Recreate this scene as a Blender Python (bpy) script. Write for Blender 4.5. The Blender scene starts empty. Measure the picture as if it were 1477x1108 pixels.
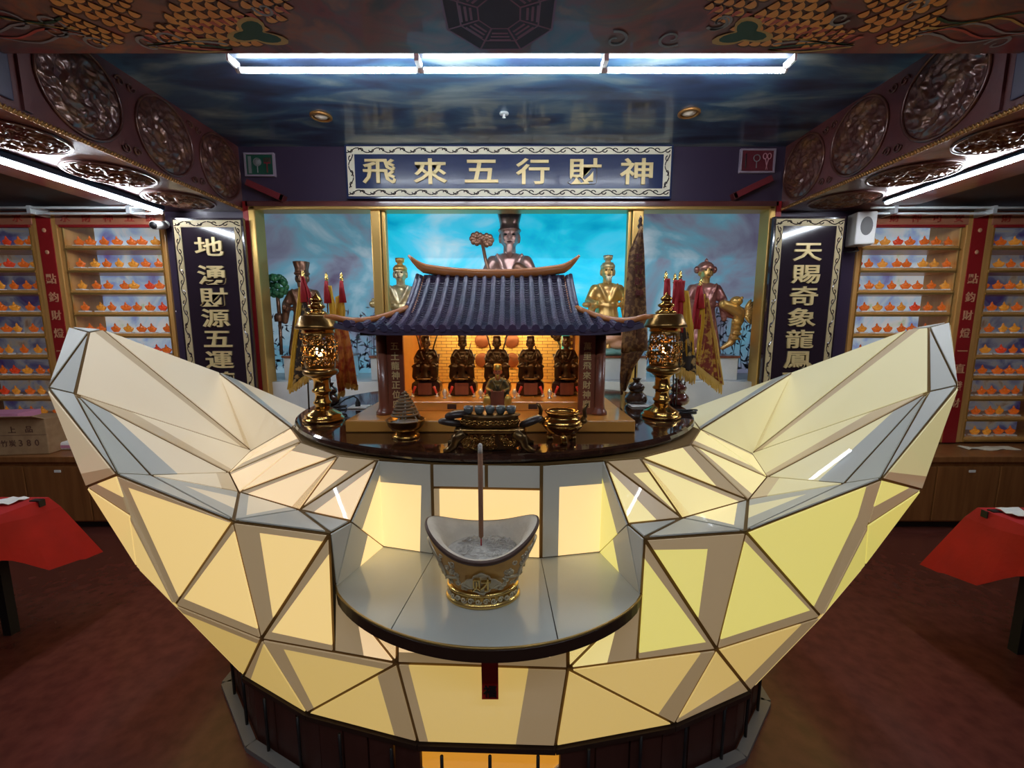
import bpy, bmesh, math, random
from mathutils import Vector, Matrix, noise
random.seed(7)
S = bpy.context.scene
C = S.collection
# ------------------------------------------------------------------ camera
F = 610.0; W, H = 1477.0, 1108.0; CH = 1.70; TH = math.atan(0.138)
cd = bpy.data.cameras.new('camera'); cd.sensor_fit = 'HORIZONTAL'; cd.sensor_width = 36; cd.lens = 36*F/W
cd.clip_start = 0.02; cd.clip_end = 60
cam = bpy.data.objects.new('camera', cd); C.objects.link(cam)
cam.location = (0, 0, CH); cam.rotation_euler = (math.pi/2-TH, 0, 0)
S.camera = cam
# ------------------------------------------------------------------ world, colour
w = bpy.data.worlds.new('world'); S.world = w; w.use_nodes = True
w.node_tree.nodes['Background'].inputs[0].default_value = (.5, .55, .65, 1)
w.node_tree.nodes['Background'].inputs[1].default_value = 0.05
S.view_settings.view_transform = 'Standard'; S.view_settings.look = 'None'
S.view_settings.exposure = 0.0; S.view_settings.gamma = 1.0
S.view_settings.use_curve_mapping = False
TUBE = 84.0      # fluorescent tube emission
CX = -.085; CY = 2.37        # centre of the altar

def at(u, v, Y):
    """point at depth Y seen at photo position u, v"""
    dc = (H/2-v)/F; dx = (u-W/2)/F
    y = math.cos(TH)+dc*math.sin(TH); z = -math.sin(TH)+dc*math.cos(TH)
    return Vector((dx/y*Y, Y, CH+z/y*Y))
def atz(u, v, z):
    """point on the level plane z seen at photo position u, v"""
    dc = (H/2-v)/F; dx = (u-W/2)/F
    y = math.cos(TH)+dc*math.sin(TH); zz = -math.sin(TH)+dc*math.cos(TH)
    Y = (z-CH)/(zz/y)
    return Vector((dx/y*Y, Y, z))
# ------------------------------------------------------------------ materials
MATS = {}
def srgb(r, g, b):
    f = lambda c: (c/255/12.92) if c/255 <= .04045 else ((c/255+.055)/1.055)**2.4
    return (f(r), f(g), f(b))
def mat(name, col, rough=.5, metal=0., emit=None, es=0., var=None, bump=None, coat=0., cr=.08, scale3=None, spec=.5, wave=None, alpha=None, trans=0):
    m = bpy.data.materials.new(name); m.use_nodes = True
    nt = m.node_tree; b = nt.nodes['Principled BSDF']; L = nt.links
    b.inputs['Roughness'].default_value = rough; b.inputs['Metallic'].default_value = metal
    b.inputs['Coat Weight'].default_value = coat; b.inputs['Coat Roughness'].default_value = cr
    b.inputs['Specular IOR Level'].default_value = spec
    b.inputs['Base Color'].default_value = (*col, 1)
    b.inputs['Transmission Weight'].default_value = trans
    if emit:
        b.inputs['Emission Color'].default_value = (*emit, 1); b.inputs['Emission Strength'].default_value = es
    if alpha is not None: b.inputs['Alpha'].default_value = alpha
    co = None
    def coords():
        nonlocal co
        if co is None:
            tc = nt.nodes.new('ShaderNodeTexCoord'); mp = nt.nodes.new('ShaderNodeMapping')
            L.new(tc.outputs['Object'], mp.inputs[0]); co = mp.outputs[0]
            if scale3: mp.inputs['Scale'].default_value = scale3
        return co
    if var:
        sc, c2, lo, hi = var
        n = nt.nodes.new('ShaderNodeTexNoise'); n.inputs['Scale'].default_value = sc; n.inputs['Detail'].default_value = 5
        L.new(coords(), n.inputs['Vector'])
        r = nt.nodes.new('ShaderNodeValToRGB'); r.color_ramp.elements[0].position = lo; r.color_ramp.elements[1].position = hi
        r.color_ramp.elements[0].color = (*col, 1); r.color_ramp.elements[1].color = (*c2, 1)
        L.new(n.outputs['Fac'], r.inputs[0]); L.new(r.outputs[0], b.inputs['Base Color'])
    if bump:
        sc, st = bump
        n = nt.nodes.new('ShaderNodeTexNoise'); n.inputs['Scale'].default_value = sc; n.inputs['Detail'].default_value = 6
        L.new(coords(), n.inputs['Vector'])
        bp = nt.nodes.new('ShaderNodeBump'); bp.inputs['Strength'].default_value = st; bp.inputs['Distance'].default_value = .01
        L.new(n.outputs['Fac'], bp.inputs['Height']); L.new(bp.outputs[0], b.inputs['Normal'])
    MATS[name] = m
    return m
def ramp_mat(name, scale, stops, rough=.5, scale3=(1, 1, 1), dist=0., emit=0., coat=0., metal=0., detail=6, tex='noise'):
    """noise coloured through a many-stop ramp (clouds, painted skies, stone)"""
    m = bpy.data.materials.new(name); m.use_nodes = True
    nt = m.node_tree; b = nt.nodes['Principled BSDF']; L = nt.links
    tc = nt.nodes.new('ShaderNodeTexCoord'); mp = nt.nodes.new('ShaderNodeMapping'); mp.inputs['Scale'].default_value = scale3
    L.new(tc.outputs['Object'], mp.inputs[0])
    n = nt.nodes.new('ShaderNodeTexNoise'); n.inputs['Scale'].default_value = scale; n.inputs['Detail'].default_value = detail
    n.inputs['Distortion'].default_value = dist
    L.new(mp.outputs[0], n.inputs['Vector'])
    r = nt.nodes.new('ShaderNodeValToRGB'); e = r.color_ramp.elements
    e[0].position, e[0].color = stops[0][0], (*stops[0][1], 1); e[1].position, e[1].color = stops[-1][0], (*stops[-1][1], 1)
    for p, c in stops[1:-1]:
        k = e.new(p); k.color = (*c, 1)
    L.new(n.outputs['Fac'], r.inputs[0]); L.new(r.outputs[0], b.inputs['Base Color'])
    if emit:
        L.new(r.outputs[0], b.inputs['Emission Color']); b.inputs['Emission Strength'].default_value = emit
    b.inputs['Roughness'].default_value = rough; b.inputs['Coat Weight'].default_value = coat; b.inputs['Metallic'].default_value = metal
    MATS[name] = m
    return m
# ------------------------------------------------------------------ mesh helpers
class MB:
    def __init__(s): s.v = []; s.f = []; s.m = []; s.sm = []
    def add(s, vs, fs, mi=0, smooth=False):
        o = len(s.v); s.v += [tuple(p) for p in vs]
        for f in fs: s.f.append(tuple(i+o for i in f)); s.m.append(mi); s.sm.append(smooth)
        return s
    def box(s, c, d, mi=0, rz=0, M=None):
        x, y, z = d[0]/2, d[1]/2, d[2]/2
        vs = [Vector((a, b, e)) for a in (-x, x) for b in (-y, y) for e in (-z, z)]
        R = Matrix.Rotation(rz, 3, 'Z') if M is None else M
        vs = [R @ p + Vector(c) for p in vs]
        return s.add(vs, [(0, 1, 3, 2), (4, 6, 7, 5), (0, 4, 5, 1), (2, 3, 7, 6), (0, 2, 6, 4), (1, 5, 7, 3)], mi)
    def bb(s, a, b, mi=0):
        return s.box([(a[i]+b[i])/2 for i in range(3)], [abs(a[i]-b[i]) for i in range(3)], mi)
    def lathe(s, prof, n=24, c=(0, 0, 0), sx=1, sy=1, mi=0, smooth=True, zf=None, M=None):
        vs = []
        for r, z in prof:
            for k in range(n):
                a = 2*math.pi*k/n
                p = Vector((r*math.cos(a)*sx, r*math.sin(a)*sy, z + (zf(a, r, z) if zf else 0)))
                vs.append((M @ p if M else p)+Vector(c))
        fs = []
        for i in range(len(prof)-1):
            for k in range(n):
                a, b = i*n+k, i*n+(k+1) % n
                fs.append((a, b, b+n, a+n))
        if prof[0][0] > 1e-6: fs.append(tuple(reversed(range(n))))
        if prof[-1][0] > 1e-6: fs.append(tuple((len(prof)-1)*n+k for k in range(n)))
        return s.add(vs, fs, mi, smooth)
    def ell(s, c, r, mi=0, nu=14, nv=9, M=None):
        prof = [(math.sin(math.pi*i/nv), -math.cos(math.pi*i/nv)) for i in range(nv+1)]
        vs = []; fs = []
        for i, (q, z) in enumerate(prof):
            for k in range(nu):
                a = 2*math.pi*k/nu
                p = Vector((q*math.cos(a)*r[0], q*math.sin(a)*r[1], z*r[2]))
                vs.append((M @ p if M else p)+Vector(c))
        for i in range(nv):
            for k in range(nu):
                a, b = i*nu+k, i*nu+(k+1) % nu
                fs.append((a, b, b+nu, a+nu))
        return s.add(vs, fs, mi, True)
    def tube(s, path, r, n=8, mi=0, closed=False, smooth=True, flat=1.):
        P = [Vector(p) for p in path]; k = len(P)
        R = list(r) if isinstance(r, (list, tuple)) else [r]*k
        vs = []; fs = []; up = None
        for i in range(k):
            t = (P[(i+1) % k]-P[i-1]) if closed else (P[min(i+1, k-1)]-P[max(i-1, 0)])
            if t.length < 1e-9: t = Vector((0, 0, 1))
            t.normalize()
            if up is None:
                up = Vector((0, 0, 1)) if abs(t.z) < .9 else Vector((0, 1, 0))
            x = t.cross(up)
            if x.length < 1e-6: x = t.cross(Vector((1, 0, 0)))
            x.normalize(); y = x.cross(t).normalized(); up = y
            for j in range(n):
                a = 2*math.pi*j/n
                vs.append(P[i]+(x*math.cos(a)+y*math.sin(a)*flat)*R[i])
        rng = k if closed else k-1
        for i in range(rng):
            for j in range(n):
                a, b = i*n+j, i*n+(j+1) % n
                c2, d = ((i+1) % k)*n+(j+1) % n, ((i+1) % k)*n+j
                fs.append((a, b, c2, d))
        if not closed:
            fs.append(tuple(reversed(range(n)))); fs.append(tuple((k-1)*n+j for j in range(n)))
        return s.add(vs, fs, mi, smooth)
    def prism(s, poly, ax, mi=0):
        """poly: 3D loop, ax: offset vector"""
        n = len(poly); ax = Vector(ax)
        vs = [Vector(p) for p in poly]+[Vector(p)+ax for p in poly]
        fs = [tuple(range(n)), tuple(reversed(range(n, 2*n)))]+[(i, i+n, (i+1) % n+n, (i+1) % n) for i in range(n)]
        return s.add(vs, fs, mi)
    def obj(s, name, mats, parent=None, fix=True):
        me = bpy.data.meshes.new(name); me.from_pydata(s.v, [], s.f)
        if not isinstance(mats, (list, tuple)): mats = [mats]
        for m in mats: me.materials.append(MATS[m] if isinstance(m, str) else m)
        for p, mi, sm in zip(me.polygons, s.m, s.sm): p.material_index = mi; p.use_smooth = sm
        if fix:
            b = bmesh.new(); b.from_mesh(me); bmesh.ops.recalc_face_normals(b, faces=b.faces); b.to_mesh(me); b.free()
        me.update()
        o = bpy.data.objects.new(name, me); C.objects.link(o)
        if parent: o.parent = parent
        return o
def tag(o, label=None, cat=None, group=None, kind=None):
    if label: o['label'] = label
    if cat: o['category'] = cat
    if group: o['group'] = group
    if kind: o['kind'] = kind
    return o
def thing(name, label, cat, loc=(0, 0, 0), group=None, rz=0):
    o = bpy.data.objects.new(name, None); C.objects.link(o); o.location = loc; o.rotation_euler.z = rz
    o.empty_display_size = .05
    return tag(o, label, cat, group)
def struct(o): o['kind'] = 'structure'; return o
def bevel(o, w, seg=2):
    m = o.modifiers.new('bevel', 'BEVEL'); m.width = w; m.segments = seg; m.limit_method = 'ANGLE'; return o
def copy_tree(o, parent=None):
    c = o.copy(); C.objects.link(c); c.parent = parent
    for ch in list(o.children): copy_tree(ch, c)
    return c
GL = {}
def glyph(ch, thick=.006, fat=0.012):
    """mesh of one character, unit box centred on the origin in XZ, front at -Y"""
    k = (ch, thick, fat)
    if k in GL: return GL[k]
    c = bpy.data.curves.new('glyph', 'FONT'); c.body = ch; c.resolution_u = 2; c.offset = fat; c.extrude = .5
    o = bpy.data.objects.new('glyph', c); C.objects.link(o); bpy.context.view_layer.update()
    me = bpy.data.meshes.new_from_object(o.evaluated_get(bpy.context.evaluated_depsgraph_get()))
    bpy.data.objects.remove(o)
    xs = [v.co.x for v in me.vertices]; ys = [v.co.y for v in me.vertices]
    mx, my = (min(xs)+max(xs))/2, (min(ys)+max(ys))/2; sc = 1/max(max(xs)-min(xs), max(ys)-min(ys), .35)
    for v in me.vertices:
        x, y, z = v.co; v.co = ((x-mx)*sc, -z, (y-my)*sc)
    me.name = 'character'
    GL[k] = me; return me
def text_char(ch, c, size, m, parent, depth=.006, sx=1., fat=.012, name='character', rot=None):
    me = glyph(ch, fat=fat).copy(); me.materials.clear(); me.materials.append(MATS[m])
    for p in me.polygons: p.material_index = 0
    o = bpy.data.objects.new(name, me); C.objects.link(o); o.parent = parent
    o.location = c; o.scale = (size*sx, depth, size)
    if rot: o.rotation_euler = rot
    return o
def arc(c, r, a0, a1, n, pl='xz', ry=None):
    ry = r if ry is None else ry; out = []
    for i in range(n+1):
        a = a0+(a1-a0)*i/n; p, q = r*math.cos(a), ry*math.sin(a)
        out.append(Vector(c)+(Vector((p, 0, q)) if pl == 'xz' else Vector((p, q, 0)) if pl == 'xy' else Vector((0, p, q))))
    return out
# ------------------------------------------------------------------ palette
mat('black', (.012, .011, .012), .5)
mat('floor_tile', (.1, .026, .02), .26, var=(14, (.15, .042, .03), .35, .7), coat=.25)
mat('dark_wood', (.085, .022, .024), .3, var=(6, (.13, .036, .032), .3, .7), bump=(30, .15), coat=.4)
mat('purple_lacquer', (.045, .03, .06), .35, coat=.3)
mat('carved_bronze', (.1, .03, .022), .3, metal=.3, var=(9, (.24, .1, .035), .48, .75), coat=.4)
mat('gold_rope', (.42, .2, .06), .35, metal=.7)
mat('honey_wood', (.5, .25, .065), .4, scale3=(1, 1, .15), var=(18, (.62, .33, .1), .3, .7), coat=.2)
mat('counter_wood', (.2, .075, .022), .38, scale3=(1, 1, .08), var=(26, (.31, .125, .04), .3, .7), coat=.2)
mat('header_wood', (.36, .13, .07), .45, var=(8, (.42, .16, .09), .3, .7))
mat('gold_frame', (.62, .39, .12), .34, metal=.75)
mat('gilt', (.83, .55, .17), .25, metal=.9)
mat('letter_gold', (.72, .56, .27), .4, metal=.2)
mat('cream', (.74, .68, .52), .5)
mat('board_black', (.022, .014, .022), .12, coat=.6)
mat('board_navy', (.03, .04, .1), .15, coat=.5)
mat('red_strip', (.3, .012, .014), .45)
mat('red_cloth', (.5, .008, .008), .7, var=(5, (.36, .005, .006), .4, .7), bump=(60, .1))
mat('paper_white', (.8, .8, .78), .6)
mat('card', (.4, .25, .13), .8, var=(12, (.33, .2, .1), .4, .6))
mat('card_ink', (.12, .05, .03), .8)
mat('pink_paper', (.6, .25, .4), .7)
mat('white_plastic', (.75, .74, .72), .35)
mat('grey_mesh', (.18, .18, .18), .7)
mat('white_rail', (.62, .66, .68), .35, metal=.3)
mat('lamp_body', (.004, .022, .06), .5)
mat('tube_light', (1, 1, 1), .4, emit=(.86, .93, 1.0), es=TUBE)
# ================================================================== THE SETTING
ramp_mat('ceiling_paint', 1.6, [(.28, (.016, .018, .03)), (.44, (.035, .06, .13)), (.52, (.05, .11, .19)), (.6, (.15, .2, .23)), (.75, (.32, .36, .37))],
         rough=.3, scale3=(1, 3.2, 1), dist=.6, coat=.4)
ramp_mat('beam_paint', 2.3, [(.3, (.06, .03, .04)), (.45, (.26, .05, .045)), (.55, (.16, .08, .075)), (.65, (.34, .11, .06)), (.78, (.14, .15, .14))],
         rough=.4, scale3=(1, 1.6, 1), dist=1.5, coat=.3)
mat('wall_red', (.11, .035, .03), .6, var=(3, (.14, .045, .035), .4, .6))
mat('marble_white', (.55, .58, .6), .3, var=(5, (.66, .68, .68), .4, .7))
ZC = 3.17; ZB = 2.66; D = 3.74; XB = 2.27
b = MB(); b.bb((-6, -3, -.1), (6, 5.2, 0)); struct(b.obj('floor', 'floor_tile'))
b = MB(); b.bb((-6, -3, ZC), (6, D+.2, ZC+.1)); struct(b.obj('ceiling', 'ceiling_paint'))
b = MB(); b.bb((-6.1, -3, 0), (-6, 5.2, ZC)); struct(b.obj('wall_left', 'wall_red'))
b = MB(); b.bb((6, -3, 0), (6.1, 5.2, ZC)); struct(b.obj('wall_right', 'wall_red'))
b = MB(); b.bb((-6, -3.1, 0), (6, -3, ZC)); struct(b.obj('wall_front', 'wall_red'))
# back wall: header above the stage, the piers behind the couplets and shelves, the parapet under the stage
b = MB(); b.bb((-XB, D, ZB+.06), (XB, D+.12, ZC)); struct(b.obj('wall_back', 'purple_lacquer'))
for s, nm in ((-1, 'wall_pier_left'), (1, 'wall_pier_right')):
    b = MB(); b.bb((s*2.24, D+.02, 0), (s*2.97, D+.1, ZB)); struct(b.obj(nm, 'purple_lacquer'))
    b = MB(); b.bb((s*2.97, D+.32, 0), (s*6, D+.42, ZB)); struct(b.obj('wall_shelf_'+('left' if s < 0 else 'right'), 'wall_red'))
b = MB(); b.bb((-2.7, D+.02, 0), (2.7, 4.62, 1.2)); struct(b.obj('stage_floor', 'marble_white'))
b = MB(); b.bb((-2.75, D+.12, 2.92), (2.75, 4.7, 3.0)); struct(b.obj('stage_ceiling', 'black'))
for s in (-1, 1):
    b = MB(); b.bb((s*2.7, D+.3, 1.2), (s*2.78, 4.7, 2.92)); struct(b.obj('stage_side_'+('left' if s < 0 else 'right'), 'purple_lacquer'))
# painted sky murals behind the statues
ramp_mat('mural_sky', 1.25, [(.30, (.0, .32, .55)), (.44, (.01, .5, .72)), (.53, (.06, .55, .8)), (.62, (.3, .62, .78)), (.74, (.6, .8, .85))],
         rough=.6, scale3=(1, 1, 1.7), dist=.8, emit=.85, detail=8)
ramp_mat('mural_dusk', 1.1, [(.30, (.09, .06, .12)), (.42, (.17, .2, .28)), (.5, (.12, .3, .4)), (.58, (.3, .42, .5)), (.72, (.6, .66, .72))],
         rough=.6, scale3=(1, 1, 1.2), dist=.7, emit=.62, detail=8)  # glow put into the side murals in place of stage lamps
mat('mural_bamboo', (.13, .18, .21), .7)
mat('mural_plum', (.17, .14, .22), .7)
b = MB(); b.bb((-1.405, 4.5, 1.2), (1.295, 4.54, 2.92)); m_ = b.obj('sky_mural', 'mural_sky')
tag(m_, 'bright turquoise sky mural with white clouds behind the central statue', 'mural')
def scatter_leaves(name, x0, x1, z0, z1, n, m, parent, seed):
    rnd = random.Random(seed); b = MB()
    for i in range(n):
        x, z = rnd.uniform(x0, x1), z0+(z1-z0)*rnd.random()**1.7
        a = rnd.uniform(0, 6.28); l = rnd.uniform(.02, .05); wd = .009
        dx, dz = math.cos(a), math.sin(a)
        b.add([(x-dx*l, 4.497, z-dz*l), (x-dz*wd, 4.497, z+dx*wd), (x+dx*l, 4.497, z+dz*l), (x+dz*wd, 4.497, z-dx*wd)], [(0, 1, 2, 3)])
    for i in range(7):
        x = rnd.uniform(x0, x1); q = rnd.uniform(-.06, .06)
        b.add([(x, 4.4975, z0), (x+.008, 4.4975, z0), (x+q+.004, 4.4975, z0+(z1-z0)*.8), (x+q, 4.4975, z0+(z1-z0)*.8)], [(0, 1, 2, 3)])
    o = b.obj(name, m, parent, fix=False); tag(o, kind='stuff'); return o
for s, x0, x1, lab in ((-1, -2.7, -1.405, 'grey-blue dusk mural with bamboo in the left bay of the stage'), (1, 1.295, 2.7, 'violet dusk sky mural with bushes in the right bay of the stage')):
    b = MB(); b.bb((x0, 4.5, 1.2), (x1, 4.54, 2.92)); m_ = tag(b.obj('dusk_mural', 'mural_dusk'), lab, 'mural')
    scatter_leaves('painted_leaves', x0+.02, x1-.02, 1.25, 1.85, 260, 'mural_plum' if s < 0 else 'mural_plum', m_, 3+s)
    scatter_leaves('painted_bamboo', (x0+x1)/2, x1-.02, 1.25, 1.9, 110, 'mural_bamboo', m_, 13+s)
# gilded frame round the stage
fr = thing('stage_frame', 'gilded frame with two inner posts round the mural stage', 'frame', (0, D, 0))
def fpart(name, a, c, m='gold_frame'):
    b = MB(); b.bb((a[0], a[1]-D, a[2]), (c[0], c[1]-D, c[2])); return bevel(b.obj(name, m, fr), .008)
fpart('top_rail', (-2.24, D-.03, 2.685), (2.24, D+.1, 2.735), 'dark_wood')
fpart('top_moulding', (-2.2, D-.045, 2.66), (2.2, D+.1, 2.69))
for s in (-1, 1):
    fpart('side_moulding', (s*2.205, D-.045, 0.9), (s*2.15, D+.1, 2.69))
    fpart('side_board', (s*2.262, D-.03, 0.9), (s*2.207, D+.1, 2.735), 'red_strip')
for u0, u1 in ((534, 549), (549, 556), (906, 912), (912, 929)):
    x0, x1 = at(u0, 300, D).x, at(u1, 300, D).x
    fpart('post', (x0+.003, D-.02 if u1-u0 > 10 else D-.005, 1.2), (x1-.003, D+.06, 2.665))
# ------------------------------------------------------------------ header beams with carved medallions
def relief(seed, n=46, R=.215):
    b = MB(); vs = []; idx = {}
    sv = Vector((seed*7.3, seed*3.1, seed*1.7))
    for i in range(n+1):
        for j in range(n+1):
            x, y = -1+2*i/n, -1+2*j/n; r = math.hypot(x, y)
            if r <= 1.03:
                a = math.atan2(y, x)+1.6*r
                p = Vector((r*math.cos(a)*2.7, r*math.sin(a)*2.7, 0))+sv
                h = 1-abs(noise.noise(p*1.25))*3.2
                h2 = 1-abs(noise.noise(p*3.1+Vector((5, 1, 2))))*3
                z = (max(h, -.4)*.6+max(h2, -.4)*.45)*.022*min(1, (1.03-r)*8)
                idx[i, j] = len(vs); vs.append((x*R, y*R, max(z, -.004)))
    fs = [(idx[i, j], idx[i+1, j], idx[i+1, j+1], idx[i, j+1]) for i in range(n) for j in range(n)
          if all(k in idx for k in ((i, j), (i+1, j), (i+1, j+1), (i, j+1)))]
    return b.add(vs, fs, 0, True)
REL = []
for sd in range(3):
    o = relief(sd+1).obj('carved_relief', 'carved_bronze', fix=False); REL.append(o.data); bpy.data.objects.remove(o)
b = MB(); b.tube(arc((0, 0, 0), .228, 0, 2*math.pi, 40, 'xy')[:-1], .009, 6, closed=True)
o = b.obj('ring', 'carved_bronze'); RING = o.data; bpy.data.objects.remove(o)
def scroll_pts(c, r, turns, sgn=1, a0=0, n=26):
    out = []
    for i in range(n+1):
        t = i/n; a = a0+sgn*turns*2*math.pi*t; q = r*(1-.82*t)
        out.append((c[0]+q*math.cos(a), c[1]+q*math.sin(a)))
    return out
for s, side in ((-1, 'left'), (1, 'right')):
    b = MB(); b.bb((s*XB, -3, ZB), (s*3.25, D+.3, ZC)); bm_ = struct(b.obj('trim_beam_'+side, 'dark_wood'))
    # gilded rope along the lower edge
    pts = []; b = MB()
    b.tube([(s*(XB-.004), .2, ZB+.004), (s*(XB-.004), D, ZB+.004)], .011, 8)
    for k in range(150):
        y = .9+k*.019; b.tube([(s*(XB-.012), y, ZB-.008), (s*(XB-.016), y+.012, ZB+.014)], .005, 5)
    b.obj('rope_moulding', 'gold_rope', bm_)
    def put(me, loc, rot, nm):
        o = bpy.data.objects.new(nm, me); C.objects.link(o); o.parent = bm_; o.location = loc; o.rotation_euler = rot; return o
    for k, y in enumerate((3.5, 2.97, 2.42, 1.42, .9)):
        rr = (0, -s*math.pi/2, 0)
        put(REL[k % 3], (s*(XB-.003), y, 2.925), (k*1.1, 0, 0) if False else rr, 'carved_relief')
        put(RING, (s*(XB-.004), y, 2.925), rr, 'medallion_ring')
    for k, y in enumerate((3.42, 2.86, 2.3, 1.74, 1.18)):
        put(REL[(k+1) % 3], (s*(XB+.29), y, ZB-.002), (math.pi, 0, k*.7), 'carved_relief')
        put(RING, (s*(XB+.29), y, ZB-.004), (math.pi, 0, 0), 'medallion_ring')
    # raised purple panel with scrolls nearer the camera, plus divider bars
    b = MB(); b.bb((s*XB, 1.72, ZB+.05), (s*(XB-.012), 2.08, ZC-.03)); bevel(b.obj('scroll_panel', 'purple_lacquer', bm_), .006)
    b = MB()
    for cy, cz, sg in ((1.82, 2.98, 1), (1.96, 2.98, -1), (1.82, 2.83, -1), (1.96, 2.83, 1)):
        b.tube([(s*(XB-.016), cy+p, cz+q) for p, q in scroll_pts((0, 0), .055, 1.4, sg)], .007, 6)
    b.obj('scroll_carving', 'carved_bronze', bm_)
    b = MB(); b.bb((s*XB, 2.115, ZB+.03), (s*(XB-.014), 2.15, ZC-.01)); b.obj('divider', 'dark_wood', bm_)
    b = MB()
    for yc in (2.69, 3.235):
        for zc, q in ((2.74, 1), (3.1, -1)):
            for sg in (-1, 1):
                b.tube([(s*(XB-.006), yc+sg*(.035+p), zc+q*z) for p, z in scroll_pts((0, 0), .03, 1.2, sg)], .005, 5)
    b.obj('corner_scrolls', 'carved_bronze', bm_)
    # long soffit stretch towards the wall
    b = MB(); b.bb((s*3.25, -3, ZB+.05), (s*6, D+.42, ZC)); struct(b.obj('trim_soffit_'+side, 'black'))
# ------------------------------------------------------------------ painted cross beam
YB0, YB1, ZX = .9, 2.065, 2.90
b = MB(); b.bb((-5, YB0, ZX), (5, YB1, ZC)); xb = struct(b.obj('trim_cross_beam', 'beam_paint'))
mat('scale_orange', (.8, .27, .06), .45, var=(8, (.9, .42, .1), .35, .7))
mat('scale_rim', (.1, .03, .015), .5)
mat('paint_green', (.015, .06, .03), .5); mat('paint_gold', (.55, .33, .1), .5); mat('paint_red', (.55, .1, .07), .5)
mat('paint_dusk', (.07, .04, .06), .7); mat('paint_maroon', (.25, .05, .09), .4); mat('paint_grey', (.3, .27, .28), .5)
zp = ZX-.002
def dragon(sg, x0, seed):
    rnd = random.Random(seed); b = MB()
    def body(path, wd, rows, step=.04):
        # overlapping scales along a path on the underside of the beam
        for i in range(len(path)-1):
            p, q = Vector(path[i]), Vector(path[i+1]); t = (q-p); L_ = t.length; t.normalize(); nn = Vector((-t.y, t.x))
            k = int(L_/step)
            for a in range(k):
                f = (i+a/k)/(len(path)-1); ww = wd*(.55+.45*math.sin(math.pi*min(1, f*1.1)))
                for r in range(rows):
                    o = (r+(a % 2)*.5-rows/2+.25)/rows*ww
                    c = p+t*(a*step)+nn*o
                    if c.y > 2.02: continue
                    for R, mi, dz in ((ww/rows*.56, 1, .0016-.00002*a), (ww/rows*.43, 0, .0018-.00002*a)):
                        pts = []
                        for j in range(7):
                            an = -math.pi/2+math.pi*j/6
                            d = t*math.cos(an)*R*1.9+nn*math.sin(an)*R
                            pts.append((sg*(x0+c.x+d.x), c.y+d.y, zp-dz))
                        b.add(pts, [tuple(range(7))], mi)
    body([(-.62, 1.62), (-.36, 1.8), (-.1, 1.98), (.12, 2.0)], .3, 6)
    body([(.02, 1.66), (.14, 1.78), (.26, 1.88), (.42, 1.99)], .24, 5)
    o = b.obj('painted_scales', ['scale_orange', 'scale_rim'], xb, fix=False); tag(o, kind='stuff')
    b = MB()
    # green cloud with a gold outline
    for R, mi, dz in ((.075, 1, .0024), (.058, 0, .0028)):
        pts = []
        for j in range(30):
            a = 2*math.pi*j/30; r = R*(1+.38*math.sin(3*a+.6)+.12*math.sin(5*a))
            pts.append((sg*(x0-.36+r*math.cos(a)*1.25), 1.93+r*math.sin(a), zp-dz))
        b.add(pts, [tuple(range(30))], mi)
    # spines, claws and whiskers
    for k in range(16):
        x = -.55+k*.045; y = 1.78+.011*k
        b.add([(sg*(x0+x), y, zp-.0022), (sg*(x0+x+.03), y+.005, zp-.0022), (sg*(x0+x-.012), y+.045, zp-.0022)], [(0, 1, 2)], 2)
    def ribbon(path, wd, mi):
        P = [Vector(p) for p in path]
        for i in range(len(P)-1):
            t = (P[i+1]-P[i]).normalized(); n = Vector((-t.y, t.x))*wd*(1-.5*i/len(P))
            b.add([(sg*(x0+p.x), p.y, zp-.0023) for p in (P[i]-n, P[i]+n, P[i+1]+n*.95, P[i+1]-n*.95)], [(0, 1, 2, 3)], mi)
    for k in range(9):
        cx, cy = rnd.uniform(-.9, .95), rnd.uniform(1.75, 2.0)
        ribbon(scroll_pts((cx, cy), rnd.uniform(.035, .065), 1.1, rnd.choice((-1, 1)), rnd.uniform(0, 6)), .007, rnd.choice((2, 3, 3)))
    for k in range(5):
        y = 1.84+.03*k
        ribbon([(.35+.06*i, y+.03*math.sin(i*.9+k)) for i in range(9)], .006, (0, 1, 3, 2, 3)[k])
    for k in range(5):
        ribbon([(-.2+.05*i, 2.03-.012*k+.018*math.sin(i*.6+k)) for i in range(8)], .006, (1, 2, 0, 3, 1)[k])
    o = b.obj('painted_clouds', ['paint_green', 'paint_gold', 'paint_red', 'paint_grey'], xb, fix=False); tag(o, kind='stuff')
dragon(1, 1.32, 1); dragon(-1, 1.42, 2)
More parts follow.
